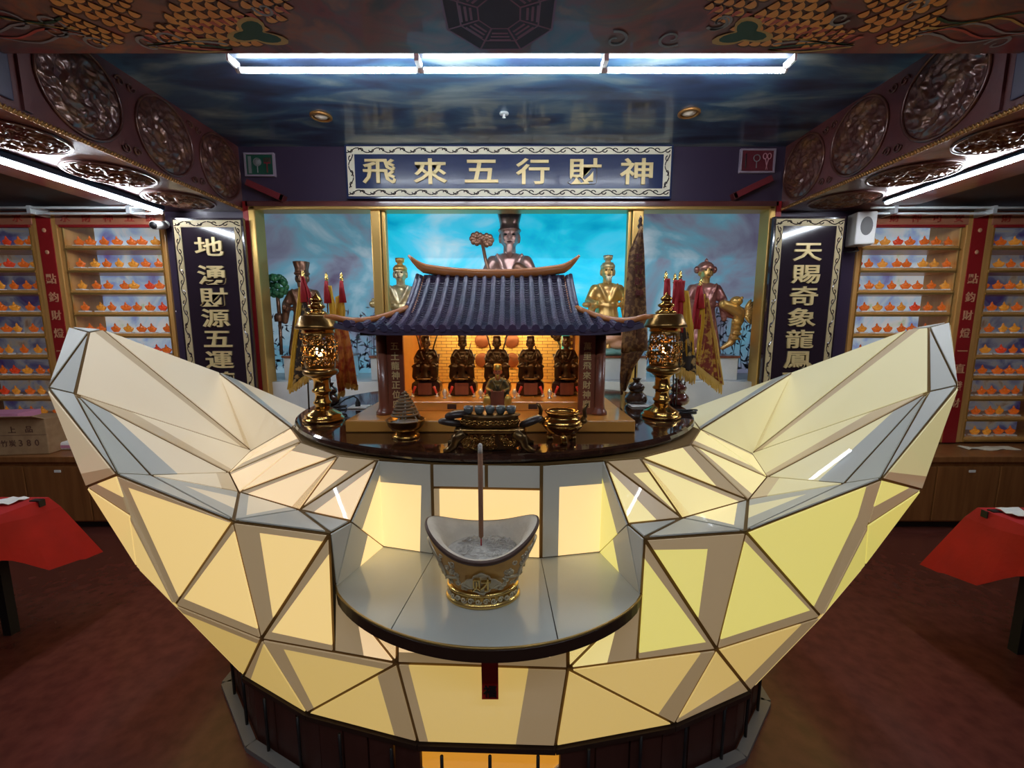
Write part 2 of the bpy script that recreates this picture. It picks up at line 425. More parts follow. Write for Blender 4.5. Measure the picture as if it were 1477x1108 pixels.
# eight-sided trigram emblem in the middle of the beam
b = MB(); c0 = (-.05, 1.82)
def octo(r0, r1, dz, mi):
    for k in range(8):
        a0, a1 = math.pi/8+k*math.pi/4, math.pi/8+(k+1)*math.pi/4
        b.add([(c0[0]+r*math.cos(a), c0[1]+r*math.sin(a), zp-dz) for r, a in ((r0, a0), (r1, a0), (r1, a1), (r0, a1))], [(0, 1, 2, 3)], mi)
octo(.0, .235, .0006, 1); octo(.225, .235, .0010, 0); octo(.165, .172, .0010, 0); octo(.085, .092, .0010, 0)
for k in range(8):
    a = math.pi/8+k*math.pi/4
    d = Vector((math.cos(a), math.sin(a))); n = Vector((-d.y, d.x))*.004
    b.add([(c0[0]+p.x, c0[1]+p.y, zp-.0012) for p in (d*.09-n, d*.09+n, d*.23+n, d*.23-n)], [(0, 1, 2, 3)], 0)
    a2 = a+math.pi/8; d = Vector((math.cos(a2), math.sin(a2))); n = Vector((-d.y, d.x))
    for r in (.11, .13, .15):
        b.add([(c0[0]+p.x, c0[1]+p.y, zp-.0012) for p in (d*(r-.005)-n*r*.3, d*(r-.005)+n*r*.3, d*(r+.005)+n*r*.3, d*(r+.005)-n*r*.3)], [(0, 1, 2, 3)], 2)
b.obj('trigram_emblem', ['paint_maroon', 'paint_dusk', 'paint_maroon'], xb, fix=False)
# ------------------------------------------------------------------ lamps
def tube_lamp(p0, p1, label, seg, up=.1, cat='lamp', off=0.):
    p0, p1 = Vector(p0), Vector(p1); d = p1-p0; L_ = d.length
    t = thing('fluorescent_lamp', label, cat, (p0+p1)/2)
    rz = math.atan2(d.y, d.x); t.rotation_euler.z = rz
    b = MB(); b.box((0, off, up*.62+abs(off)*.1), (L_, .055+abs(off)*.5, up*.7)); bevel(b.obj('housing', 'lamp_body', t), .006)
    for k in range(seg):
        x0, x1 = -L_/2+L_*k/seg+.006, -L_/2+L_*(k+1)/seg-.006
        b = MB(); b.tube([(x0+.015, 0, 0), (x1-.015, 0, 0)], .013, 10); b.obj('tube', 'tube_light', t)
        for x in (x0, x1):
            b = MB(); b.tube([(x-.006, 0, 0), (x+.018 if x == x0 else x+.006, 0, 0)], .015, 10); b.bb((x-.006, min(-.012, off), 0), (x+.006, .012, up*.4))
            b.obj('lamp_holder', 'white_plastic', t)
    return t
tube_lamp((-1.49, 2.5, 3.07), (1.485, 2.5, 3.07), 'long blue-white fluorescent lamp on the ceiling behind the painted beam', 3, .1, off=-.085)
tube_lamp((-2.85, .9, 2.605), (-2.83, 3.58, 2.605), 'fluorescent lamp under the carved beam on the left', 2, .055)
tube_lamp((2.80, .9, 2.63), (2.86, 3.4, 2.63), 'fluorescent lamp under the carved beam on the right', 2, .03)
tube_lamp((-1.5, -.6, 3.067), (1.5, -.6, 3.067), 'added fluorescent fill lamp on the ceiling behind the viewer', 3, .103)  # unseen lamp added for general room fill
mat('lamp_glass', (.75, .62, .5), .3)
def downlight(u, v, r, label, cat='downlight'):
    p = atz(u, v, ZC); t = thing('downlight', label, cat, p)
    b = MB(); b.lathe([(r, -.001), (r, -.012), (r*.8, -.016), (r*.72, -.004), (r*.72, -.001)], 28); b.obj('trim_ring', 'white_rail' if r < .04 else 'gold_rope', t)
    b = MB(); b.lathe([(r*.7, -.002), (r*.5, -.012), (0.0, -.02)], 24); b.obj('lens', 'lamp_glass', t)
downlight(463, 167, .075, 'round copper-rimmed downlight in the cloudy ceiling, left one')
downlight(994, 162, .075, 'round copper-rimmed downlight in the cloudy ceiling, right one')
p = atz(727, 163, ZC); t = thing('sprinkler', 'small round silver ceiling sprinkler between the two downlights', 'sprinkler', p)
b = MB(); b.lathe([(.032, -.001), (.032, -.008), (.02, -.012), (.0, -.013)], 20); b.obj('plate', 'white_rail', t)
b = MB(); b.lathe([(.008, -.01), (.008, -.028), (.014, -.03), (.0, -.034)], 12); b.obj('nozzle', 'white_plastic', t)
# ================================================================== THE FACETED INGOT ALTAR
PB = (.46, .44, .38)
def lit(name, rgb, es):
    return mat(name, PB, .5, emit=srgb(*rgb), es=es, coat=.35, cr=.02, spec=.3)
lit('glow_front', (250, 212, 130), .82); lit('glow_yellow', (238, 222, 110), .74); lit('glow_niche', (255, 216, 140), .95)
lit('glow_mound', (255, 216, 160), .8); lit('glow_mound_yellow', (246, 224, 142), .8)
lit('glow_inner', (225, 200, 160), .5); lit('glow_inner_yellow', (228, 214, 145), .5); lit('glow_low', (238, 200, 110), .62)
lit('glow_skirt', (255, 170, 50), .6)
mat('panel_plain', (.5, .5, .47), .45, coat=.4, cr=.02, spec=.3, emit=srgb(190, 190, 172), es=.09)
mat('panel_batten_shade', (.42, .36, .28), .3, emit=srgb(200, 168, 118), es=.34, coat=.35, cr=.02, spec=.3)  # darker copy of the lit plate: shade of inner battens put into the colour
mat('seam', (.2, .11, .03), .5, metal=.2)
mat('seam_dark', (.03, .014, .008), .5)
mat('skirt_board', (.06, .018, .012), .5, scale3=(1, 1, .1), var=(20, (.09, .028, .018), .3, .7))
mat('kerb_metal', (.25, .24, .23), .45, metal=.3)
altar = thing('ingot_altar', 'huge faceted glowing gold-ingot altar with raised tips', 'altar', (CX, CY, 0))
O = Vector((CX, CY, 0))
V = {}
def vtx(k, l, r, Y): V[k+'l'] = at(*l, Y)-O; V[k+'r'] = at(*r, Y)-O
def vtz(k, l, r, z): V[k+'l'] = atz(*l, z)-O; V[k+'r'] = atz(*r, z)-O
vtx('T1', (99, 472), (1370, 465), 2.37); vtx('T3', (128, 480), (1340, 473), 2.36); vtx('T2', (148, 476), (1311, 475.5), 2.50)
vtx('T4', (69, 560), (1382, 557), 2.0); vtx('T5', (108, 569), (1340, 566), 2.04)
vtx('R1', (169, 685), (1271, 691), 1.72); vtx('I1', (217, 687), (1218, 699), 1.84)
vtx('R2', (337, 752), (1075, 767), 1.36); vtx('R3', (476, 770), (929, 777), 1.27)
vtx('I2', (345, 711), (1079, 722), 1.70); vtx('I3', (432, 737), (984, 749), 1.45); vtx('R4', (506, 753), (906, 757), 1.33)
vtx('F1', (331, 683), (1106, 689), 2.05); vtx('F2', (363, 651), (1084, 655), 2.45)
vtx('K1', (316, 538), (1142, 538), 2.92); vtx('K2', (452, 596), (990, 593), 3.15)
vtz('M1', (421, 618), (1009, 620), 1.214); vtz('M2', (436, 638), (995, 641), 1.214); vtz('M3', (490, 657), (922, 660), 1.214); vtz('M4', (546, 663), (871, 664), 1.214)
vtx('LW', (126, 702), (1328, 706), 1.92); vtx('Q', (189, 743), (1250, 757), 1.66); vtx('S', (199, 817), (1246, 815), 1.80)
vtx('L1', (254, 872), (1183, 889), 1.54); vtx('L2', (378, 921), (1033, 936), 1.32); vtx('L3', (486, 938), (917, 948), 1.25); vtx('L4', (573, 956), (819, 964), 1.22)
vtx('B0', (353, 973), (1080, 995), 1.56); vtx('B1', (444, 1027), (972, 1043), 1.39); vtx('B2', (603, 1069), (801, 1075), 1.27)
V['B0r'] = at(1080, 995, 1.495)-O; V['B1r'] = at(972, 1043, 1.353)-O
vtz('N1', (484, 845), (925, 857), .832)
vtz('S1', (552, 788), (866, 796), .832); vtz('S2', (626, 799), (780, 805), .832)
V['M5l'] = atz(623, 668, 1.214)-O; V['M5r'] = atz(781, 670, 1.214)-O
for s in 'lr': V['L3'+s] = V['L2'+s].lerp(V['L4'+s], .554)
for s, uv in (('l', (148, 476)), ('r', (1311, 475.5))):
    # the big plate of each tip is flat: slide T2 along its line of sight into the plane of the other three corners
    a, q, c = V['T3'+s], V['F2'+s], V['T5'+s]; n_ = (q-a).cross(c-a); e0 = Vector((0, 0, CH))-O; dr = at(*uv, 1.0)-Vector((0, 0, CH))
    f_ = (a-e0).dot(n_)/dr.dot(n_)
    if 2.1 < f_ < 3.0: V['T2'+s] = e0+dr*f_
for s in 'lr':
    V['N2'+s] = Vector((V['L4'+s].x, V['L4'+s].y+.03, .80))
    # the far side of the ingot, mirrored about its long axis
    for k in ('LW', 'S', 'L1', 'L2', 'B0', 'B1', 'B2', 'L4'):
        q = V[k+s]; V[k+'b'+s] = Vector((q.x, -q.y*.92, q.z))
    V['M0'+s] = Vector((V['M1'+s].x*.9, .35, 1.214)); V['K3'+s] = Vector((V['K2'+s].x*.45, V['K2'+s].y+.06, .98))
    V['E'+s] = Vector((V['LW'+s].x*1.03, 0, V['LW'+s].z)); V['ES'+s] = Vector((V['S'+s].x*1.03, 0, V['S'+s].z-.05))
    # foot of the central mound at the back
    V['F3'+s] = Vector((V['F2'+s].x*.75, .62, .95))
def inset(poly, g):
    n = len(poly); c = sum(poly, Vector())/n; nn = Vector()
    for i in range(n): nn += (poly[i]-c).cross(poly[(i+1) % n]-c)
    nn.normalize(); out = []
    for i in range(n):
        a, p, q = poly[i-1], poly[i], poly[(i+1) % n]
        e0 = (p-a).normalized(); e1 = (q-p).normalized()
        n0 = nn.cross(e0); n1 = nn.cross(e1); d = n0+n1
        den = 1+n0.dot(n1)
        out.append(p+d*(g/max(den, .035)))
    return out, nn
def split(poly, p, d):
    """cut a convex polygon by the plane through p with normal d: (behind, in front)"""
    A, B = [], []; n = len(poly)
    for i in range(n):
        a, c = poly[i], poly[(i+1) % n]; fa, fc = (a-p).dot(d), (c-p).dot(d)
        (A if fa <= 0 else B).append(a)
        if fa*fc < 0:
            x = a+(c-a)*(fa/(fa-fc)); A.append(x); B.append(x)
    return A, B
core = MB()
def panel(keys, m='glow_front', strips=(), name='panel', gap=.0062, out=None, plain='panel_batten_shade', t=.005):
    """one glass plate of the ingot; strips: (edge index, width at its start, width at its end) where the shade of an inner batten is put into the colour"""
    poly = [V[k] if isinstance(k, str) else k for k in keys]
    c = sum(poly, Vector())/len(poly)
    ins, nn = inset(poly, gap)
    cam_l = Vector((0, 0, CH))-O
    flip = nn.dot(cam_l-c) < 0
    if out is not None: flip = nn.dot(out) < 0
    nrm = -nn if flip else nn
    core.add([x-nrm*.003 for x in poly], [tuple(range(len(poly)))])
    b = MB(); rest = ins
    for (i, w0, w1) in strips:
        p, q = ins[i % len(ins)], ins[(i+1) % len(ins)]; e = (q-p); inn = nn.cross(e.normalized())
        a0, a1 = p+inn*w0, q+inn*w1; d = nn.cross((a1-a0).normalized())
        S_, R_ = split(rest, a0, d)
        if len(S_) >= 3: b.prism([x+nrm*.0005 for x in S_], nrm*t, 1)
        if len(R_) >= 3: rest = R_
    b.prism([x+nrm*.0005 for x in rest], nrm*t, 0)
    return b.obj(name, [m, plain], altar)
for s in 'lr':
    k = lambda *a: [x+s for x in a]
    R_ = s == 'r'
    gi = 'glow_inner_yellow' if R_ else 'glow_inner'; gf = 'glow_yellow' if R_ else 'glow_front'; gm = 'glow_mound_yellow' if R_ else 'glow_mound'
    # rim and tip, white glass with a faint glow put into its colour
    panel(k('T1', 'T2', 'T3'), 'panel_plain'); panel(k('T1', 'T3', 'T4'), 'panel_plain'); panel(k('T3', 'T5', 'T4'), 'panel_plain')
    panel(k('T4', 'T5', 'R1'), 'panel_plain'); panel(k('T5', 'I1', 'R1'), 'panel_plain')
    panel(k('R1', 'I1', 'I2', 'R2') if False else k('R1', 'I1', 'R2'), 'panel_plain'); panel(k('I1', 'I2', 'R2'), gi, [(0, .03, .06), (2, .05, .03)], plain='panel_plain')
    panel(k('R2', 'I2', 'I3'), gm if R_ else gi, [(2, .05, .02), (0, .03, .03)], plain='panel_plain'); panel(k('R2', 'I3', 'R3'), 'panel_plain'); panel(k('I3', 'R4', 'R3'), 'panel_plain')
    # inside of the bowl
    panel(k('T3', 'T2', 'F2', 'T5'), gi, [(1, .045, .02)]); panel(k('T2', 'K1', 'F2'), gi, [(1, .0, .03)])
    panel(k('K1', 'M1', 'F2'), gi); panel(k('K1', 'K2', 'M1'), gi, [(2, .02, .1)], plain='panel_plain')
    panel(k('T5', 'F2', 'F1'), gi, [(2, .035, .12)]); panel(k('T5', 'F1', 'I1'), gi, [(2, .08, .04)], plain='panel_plain')
    panel(k('I1', 'F1', 'I2'), gi, [(1, .05, .05)])
    # central mound
    panel(k('F2', 'M1', 'F1'), gm, [(0, .02, .02)]); panel(k('F1', 'M1', 'M2'), gm, [(2, .03, .03)]); panel(k('F1', 'M2', 'I2'), gm, [(1, .015, .06)] if R_ else [(0, .02, .01)])
    panel(k('I2', 'M2', 'M3'), gm, [(0, .09, .05)] if R_ else [(1, .04, .02)]); panel(k('I2', 'M3', 'I3'), gm, [(1, .0, .04), (0, .02, .01)]); panel(k('I3', 'M3', 'M4'), gm, [(1, .05, .05), (2, .03, .0)])
    panel(k('I3', 'M4', 'R4'), gm, [(0, .05, .02)] if not R_ else [(0, .1, .02)])
    # outer hull
    panel(k('T4', 'R1', 'LW'), gi, [(1, .03, .06)]); panel(k('R1', 'Q', 'LW'), gf, [(1, .06, .04)]); panel(k('LW', 'Q', 'S'), gf, [])
    panel(k('Q', 'L1', 'S'), gf, [(0, .02, .01)])
    panel(k('R1', 'R2', 'L1', 'Q'), gf, [(3, .075, .1), (2, .075, .075)] if R_ else [(3, .06, .05), (2, .05, .05), (0, .03, .0)])
    panel(k('R2', 'L2', 'L1'), gf, [(1, .03, .04), (2, .01, .02)])
    panel(k('R2', 'R3', 'L2'), gf, [(2, .09, .14), (0, .05, .03)] if R_ else [(2, .06, .1), (0, .02, .02)])
    panel(k('R3', 'L3', 'L2'), gf, [(2, .01, .03), (1, .02, .03)])
    panel(k('L1', 'L2', 'B0'), 'glow_low', [(0, .03, .03)] if not R_ else [(2, .09, .08)]); panel(k('L2', 'B1', 'B0'), 'glow_low', [(2, .03, .01)] if not R_ else [(1, .02, .12)])
    panel(k('L2', 'L4', 'B1'), 'glow_low', [(2, .09, .05)] if R_ else [(0, .02, .03), (2, .04, .07)]); panel(k('L4', 'B2', 'B1'), 'glow_low', [(0, .08, .08)] if not R_ else [])
    # wall under the shelf and the walls of the niche
    panel(k('N1', 'L3', 'L4'), gm, [(0, .06, .1)]); panel(k('N1', 'L4', 'N2'), gm, [(0, .0, .03)])
    gn = 'glow_yellow' if R_ else 'glow_niche'
    panel(k('R4', 'R3', 'N1'), 'panel_plain', gap=.002); panel(k('M4', 'R4', 'S1'), gn, [(0, .04, .09)], plain='panel_plain', gap=.002); panel(k('R4', 'N1', 'S1'), gn, [(0, .12, .12)], plain='panel_plain', gap=.002)
    panel(k('M4', 'M5', 'S2', 'S1'), 'glow_niche', [(0, .085, .085), (1, .03, .05) if not R_ else (1, .06, .06)] , plain='panel_plain')  # unlit top band: shade under the stone top put in as plain glass
    # far side
    far = Vector((0, 1, .2)); end = Vector((-1 if s == 'l' else 1, 0, -.2))
    panel(k('T1', 'T4', 'LW', 'E'), gi, out=end); panel(k('E', 'LW', 'S', 'ES'), gf, out=end)
    panel(k('T1', 'E', 'LWb', 'K1'), gi, out=end); panel(k('E', 'ES', 'Sb', 'LWb'), gf, out=end)
    panel(k('K1', 'LWb', 'L1b', 'K2'), gi, out=far); panel(k('LWb', 'Sb', 'L1b'), gi, out=far); panel(k('K2', 'L1b', 'L2b', 'K3'), gi, out=far)
    panel(k('L1b', 'B0b', 'B1b', 'L2b'), gi, out=far); panel(k('L2b', 'B1b', 'B2b', 'L4b'), gi, out=far); panel(k('K3', 'L2b', 'L4b'), gi, out=far)
    panel(k('S', 'L1', 'B0'), 'glow_low', out=end); panel(k('ES', 'S', 'B0'), 'glow_low', out=end); panel(k('ES', 'B0', 'B0b'), 'glow_low', out=end); panel(k('ES', 'B0b', 'Sb'), 'glow_low', out=end); panel(k('Sb', 'B0b', 'L1b'), 'glow_low', out=end)
    # back of the bowl behind the mound
    up = Vector((0, 0, 1))
    panel(k('K2', 'K3', 'F3', 'M0'), gi, out=up); panel(k('M1', 'K2', 'M0'), gi, out=up)
pc = [V['N2l'], V['L4l'], V['L4r'], V['N2r']]; panel(pc, 'glow_mound', [(1, .03, .03), (2, .05, .05)])
panel(['L4l', 'B2l', 'B2r', 'L4r'], 'glow_low', [(0, .03, .03), (2, .13, .12)])
# back of the niche, centre: one lit plate under two plain ones
mid = lambda a, c, f: V[a]+(V[c]-V[a])*f
f0 = .25
for a0, a1 in ((0, .5), (.5, 1)):
    tl, tr = V['M5l']+(V['M5r']-V['M5l'])*a0, V['M5l']+(V['M5r']-V['M5l'])*a1
    bl0, br0 = mid('M5l', 'S2l', f0), mid('M5r', 'S2r', f0)
    panel([tl, tr, bl0+(br0-bl0)*a1, bl0+(br0-bl0)*a0], 'panel_plain')
panel([mid('M5l', 'S2l', f0), mid('M5r', 'S2r', f0), V['S2r'], V['S2l']], 'glow_niche', [(3, .02, .02)])
panel(['K3l', 'K3r', 'L4br', 'L4bl'], 'glow_inner', out=Vector((0, 1, 0))); panel(['L4bl', 'L4br', 'B2br', 'B2bl'], 'glow_inner', out=Vector((0, 1, 0)))
# floor and underside of the hull
core.add([V[q] for q in ('B2l', 'B1l', 'B0l', 'B0bl', 'B1bl', 'B2bl', 'B2br', 'B1br', 'B0br', 'B0r', 'B1r', 'B2r')], [tuple(range(12))])
core.add([V[q] for q in ('M1l', 'M2l', 'M3l', 'M4l', 'M5l', 'M5r', 'M4r', 'M3r', 'M2r', 'M1r', 'M0r', 'M0l')], [tuple(range(12))])
core.obj('seam_frame', 'seam', altar)
# dark metal edge under the hull
b = MB()
ring = [V[q]+Vector((0, 0, -.027)) for q in ('B0bl', 'B0l', 'B1l', 'B2l', 'B2r', 'B1r', 'B0r', 'B0br')]
for a, c in zip(ring, ring[1:]):
    d = (c-a).normalized(); n = Vector((d.y, -d.x, 0)).normalized()
    b.prism([a+n*.012, a-n*.03, a-n*.03+Vector((0, 0, .02)), a+n*.012+Vector((0, 0, .02))], c-a)
b.obj('bottom_rail', 'seam_dark', altar)
# boarded skirt, kerb and rods below the hull
foot = [Vector((p[0]-CX, p[1]-CY, 0)) for p in ((-1.36, 2.6), (-1.36, 1.80), (-1.06, 1.50), (-.72, 1.34), (-.32, 1.235), (.17, 1.235), (.56, 1.33), (.91, 1.46), (1.15, 1.70), (1.2, 2.6))]
for i, (a, c) in enumerate(zip(foot, foot[1:])):
    d = c-a; L_ = d.length; e = d.normalized(); n = Vector((e.y, -e.x, 0))
    front = i == 4
    if not front:
        k = max(2, round(L_/.115))
        for j in range(k):
            p = a+d*(j/k); q = a+d*((j+1)/k)
            b = MB(); b.prism([p+e*.004-n*.03, q-e*.004-n*.03, q-e*.004-n*.045, p+e*.004-n*.045], (0, 0, .25)); b.obj('skirt_board', 'skirt_board', altar)
    b = MB(); b.prism([a+n*.02, c+n*.02, c-n*.02, a-n*.02], (0, 0, .022)); b.obj('kerb', 'kerb_metal', altar)
    k = 3 if front else max(2, round(L_/.23))
    for j in range(k):
        p = a+d*((j+.5)/k)-n*.012
        b = MB(); b.tube([p+Vector((0, 0, .02)), p+Vector((0, 0, .255))], .006, 8); b.obj('rod', 'black', altar)
b = MB()
a0, a1, c1, c0_ = Vector((-.36, -1.06, .262)), Vector((.36, -1.06, .262)), Vector((.24, -1.0, .06)), Vector((-.24, -1.0, .06))
b.prism([a0, a1, c1, c0_], (0, .012, 0), 0); b.obj('skirt_light_panel', 'glow_skirt', altar)
b = MB()
for p, q in ((a0, c0_), (a1, c1)):
    sx = -1 if p.x < 0 else 1
    b.prism([p+Vector((sx*.03, -.008, 0)), p+Vector((0, -.008, 0)), q+Vector((0, -.008, 0)), q+Vector((sx*.02, -.008, 0))], (0, .02, 0))
b.obj('skirt_edge_plate', 'panel_plain', altar)
# curved glass shelf of the niche
mat('shelf_glass', (.5, .53, .5), .12, coat=.6, var=(3, (.56, .57, .53), .4, .7))
mat('brass_edge', (.4, .25, .07), .35, metal=.6)
N1l, N1r = V['N1l'], V['N1r']
front_y = atz(700, 926, .832).y-CY
def shelf_front(t, off=0):
    x = N1l.x+(N1r.x-N1l.x)*t; xm = (N1l.x+N1r.x)/2; hw = (N1r.x-N1l.x)/2
    yb = N1l.y+(N1r.y-N1l.y)*t; q = max(0, 1-((x-xm)/hw)**2)
    return Vector((x, yb-(N1l.y-front_y)*q**.8-off*q**.3, .832))
cuts = [0, (V['S2l'].x-.05-N1l.x)/(N1r.x-N1l.x), (V['S2r'].x+.02-N1l.x)/(N1r.x-N1l.x), 1]
backs = [[N1l, V['S1l'], V['S2l']], [V['S2l'], V['S2r']], [V['S2r'], V['S1r'], N1r]]
for i in range(3):
    t0, t1 = cuts[i], cuts[i+1]
    fr_ = [shelf_front(t1+(t0-t1)*j/14) for j in range(15)]
    poly = list(backs[i])+fr_
    cc = sum(poly, Vector())/len(poly)
    poly = [p+(cc-p).normalized()*.002+Vector((0, 0, -.012)) for p in poly]
    b = MB(); b.prism(poly, (0, 0, .012)); b.obj('shelf_plate', 'shelf_glass', altar)
b = MB()
pts = [shelf_front(j/40) for j in range(41)]
vs = []
for p, q in zip(pts, [shelf_front(j/40, .012) for j in range(41)]):
    vs += [p+Vector((0, 0, -.035)), p+Vector((0, 0, .001)), q+Vector((0, 0, .001)), q+Vector((0, 0, -.035))]
b.add(vs, [(4*i+j, 4*i+(j+1) % 4, 4*i+4+(j+1) % 4, 4*i+4+j) for i in range(40) for j in range(4)])
b.obj('shelf_edge', 'seam_dark', altar)
b = MB(); b.tube([p+Vector((0, -.004, .002)) for p in pts], .004, 6); b.obj('shelf_trim', 'brass_edge', altar)
b = MB(); b.prism([p+Vector((0, 0, -.034)) for p in pts], (0, 0, .02)); b.obj('shelf_underside', 'seam_dark', altar)
# ------------------------------------------------------------------ round dark stone top
mat('dark_stone', (.03, .012, .008), .06, var=(20, (.06, .025, .015), .4, .7), coat=.6)
TZ = 1.25
b = MB(); b.lathe([(0, -.034), (1.035, -.034), (1.05, -.028), (1.055, -.018), (1.05, -.006), (1.04, 0), (0, 0)], 96, sy=.885, smooth=False)
t = b.obj('altar_top', 'dark_stone'); t.location = (CX, CY, TZ); tag(t, 'round polished dark brown stone top on the ingot altar', 'tabletop')
# red paper strip hanging under the shelf
mat('red_paper', (.5, .012, .008), .5); mat('ink', (.012, .006, .006), .6)
p0, p1 = at(694, 936, 1.175), at(719, 1007, 1.185)
t = thing('red_paper_strip', 'narrow dark red paper strip with black brushwork hanging below the shelf', 'paper strip', ((p0.x+p1.x)/2, 1.18, p1.z))
b = MB(); hh = p0.z-p1.z+.03; ww = p1.x-p0.x
b.add([(x, y+.004*math.sin(i*1.1), hh*i/8) for i in range(9) for x in (-ww/2, ww/2) for y in (0, .0015)],
      [q for i in range(8) for q in ((4*i, 4*i+2, 4*i+6, 4*i+4), (4*i+1, 4*i+5, 4*i+7, 4*i+3), (4*i, 4*i+4, 4*i+5, 4*i+1), (4*i+2, 4*i+3, 4*i+7, 4*i+6))])
b.obj('sheet', 'red_paper', t)
text_char('福', (0, -.006, hh*.16), ww*.8, 'ink', t, .003, fat=.02)
# ================================================================== BOARDS, SHELVES, SIDE FURNITURE
mat('couplet_gold', (.5, .4, .22), .55)
def scroll_border(b, w_, h_, bw, y, step=.085, r=.02):
    def run(p0, d, n_, L_):
        k = max(2, round(L_/step))
        for i in range(k):
            c = p0+d*((i+.5)*L_/k); sg = 1 if i % 2 else -1; dr = 1 if i < k/2 else -1
            q = bw*.33
            P = []
            for t in range(13):
                a = t/12; th = a*4.6
                P.append(c+d*dr*(-.4*step+q*1.25*(1-.75*a)*math.cos(th)*-1+step*.32)+n_*sg*q*(1-.75*a)*math.sin(th))
            b.tube([Vector((p.x, y, p.y)) for p in P], [.0048*(1-.5*j/12) for j in range(13)], 4, smooth=False, flat=1.)
            P = [c+d*(step*(-.5+t/8))+n_*sg*bw*.3*math.cos(t/8*math.pi) for t in range(9)]
            b.tube([Vector((p.x, y, p.y)) for p in P], .0042, 4, smooth=False, flat=1.)
    X, Z = Vector((1, 0)), Vector((0, 1))
    run(Vector((-w_/2, h_/2-bw/2)), X, Z, w_); run(Vector((-w_/2, -h_/2+bw/2)), X, Z, w_)
    run(Vector((-w_/2+bw/2, -h_/2+bw)), Z, X, h_-2*bw); run(Vector((w_/2-bw/2, -h_/2+bw)), Z, X, h_-2*bw)
def sign_board(name, label, c, w_, h_, bw, face, chars, size, vertical, out=None, sx=1.25, m_b='cream'):
    t = thing(name, label, 'sign', c)
    b = MB(); b.bb((-w_/2-.02, -.004, -h_/2-.02), (w_/2+.02, .03, h_/2+.02)); bevel(b.obj('backing', face, t), .004)
    for a, d in (((-w_/2, -h_/2), (w_/2, -h_/2+bw)), ((-w_/2, h_/2-bw), (w_/2, h_/2)), ((-w_/2, -h_/2+bw), (-w_/2+bw, h_/2-bw)), ((w_/2-bw, -h_/2+bw), (w_/2, h_/2-bw))):
        b = MB(); b.bb((a[0], -.010, a[1]), (d[0], -.003, d[1])); b.obj('border', m_b, t)
    b = MB(); scroll_border(b, w_, h_, bw, -.0105); b.obj('scrollwork', 'board_black', t)
    for ch, p in chars:
        text_char(ch, (p[0], -.010, p[1]), size, 'letter_gold', t, .012, sx, fat=.016)
    return t
p0, p1 = at(502, 214, D), at(963, 285, D); cx, cz = (p0.x+p1.x)/2, (p0.z+p1.z)/2
w_, h_ = p1.x-p0.x, p0.z-p1.z
sign_board('header_sign', 'wide dark blue sign reading 飛來五行財神 above the stage', (cx, D-.03, cz), w_, h_, .06, 'board_navy',
           [(ch, (at(u, 250, D).x-cx, .0)) for ch, u in zip('飛來五行財神', (549, 622, 695, 768, 842, 916))], .205, False, sx=1.35)
def couplet(ul, ur, vt, chars, vs, label, uc):
    a, c = at(ul, vt, D-.1), at(ur, vt, D-.1); cx = (a.x+c.x)/2; zt = a.z; zb = .95; h_ = zt-zb; cz = (zt+zb)/2
    cs = []
    for ch, v, u in zip(chars, vs, uc):
        p = at(u, v, D-.1); cs.append((ch, (0, p.z-cz)))
    return sign_board('couplet_board', label, (cx, D-.1, cz), c.x-a.x-.02, h_, .055, 'board_black', cs, .158, True, sx=1.5, m_b='couplet_gold')
couplet(249, 349, 318, '地湧財源五運轉', (356, 397, 429, 459, 489, 519, 549), 'tall black couplet board reading 地湧財源五運, left of the stage', (305, 308, 310, 313, 316, 318, 320))
couplet(1118, 1219, 316, '天賜奇象龍鳳配', (364, 396, 427, 458, 489, 519, 550), 'tall black couplet board reading 天賜奇象龍鳳, right of the stage', (1163, 1160, 1157, 1154, 1151, 1149, 1146))
# ------------------------------------------------------------------ small framed pictures and red battens on the header
mat('picture_green', (.01, .07, .045), .4); mat('picture_red', (.13, .02, .03), .4); mat('frame_mauve', (.3, .24, .3), .4); mat('icon_grey', (.2, .2, .21), .5); mat('batten_red', (.17, .02, .025), .45); mat('icon_pink', (.5, .22, .26), .5)
def small_picture(u0, v0, u1, v1, mbg, icons, label):
    a, c = at(u0, v0, D-.012), at(u1, v1, D-.012); w_, h_ = c.x-a.x, a.z-c.z
    t = thing('small_picture', label, 'picture', ((a.x+c.x)/2, D-.012, (a.z+c.z)/2))
    b = MB(); b.bb((-w_/2+.01, -.002, -h_/2+.01), (w_/2-.01, .01, h_/2-.01)); b.obj('print', mbg, t)
    for x0, z0, x1, z1 in ((-w_/2, -h_/2, w_/2, -h_/2+.014), (-w_/2, h_/2-.014, w_/2, h_/2), (-w_/2, -h_/2+.014, -w_/2+.014, h_/2-.014), (w_/2-.014, -h_/2+.014, w_/2, h_/2-.014)):
        b = MB(); b.bb((x0, -.012, z0), (x1, .012, z1)); b.obj('frame_bar', 'frame_mauve', t)
    icons(t, w_, h_)
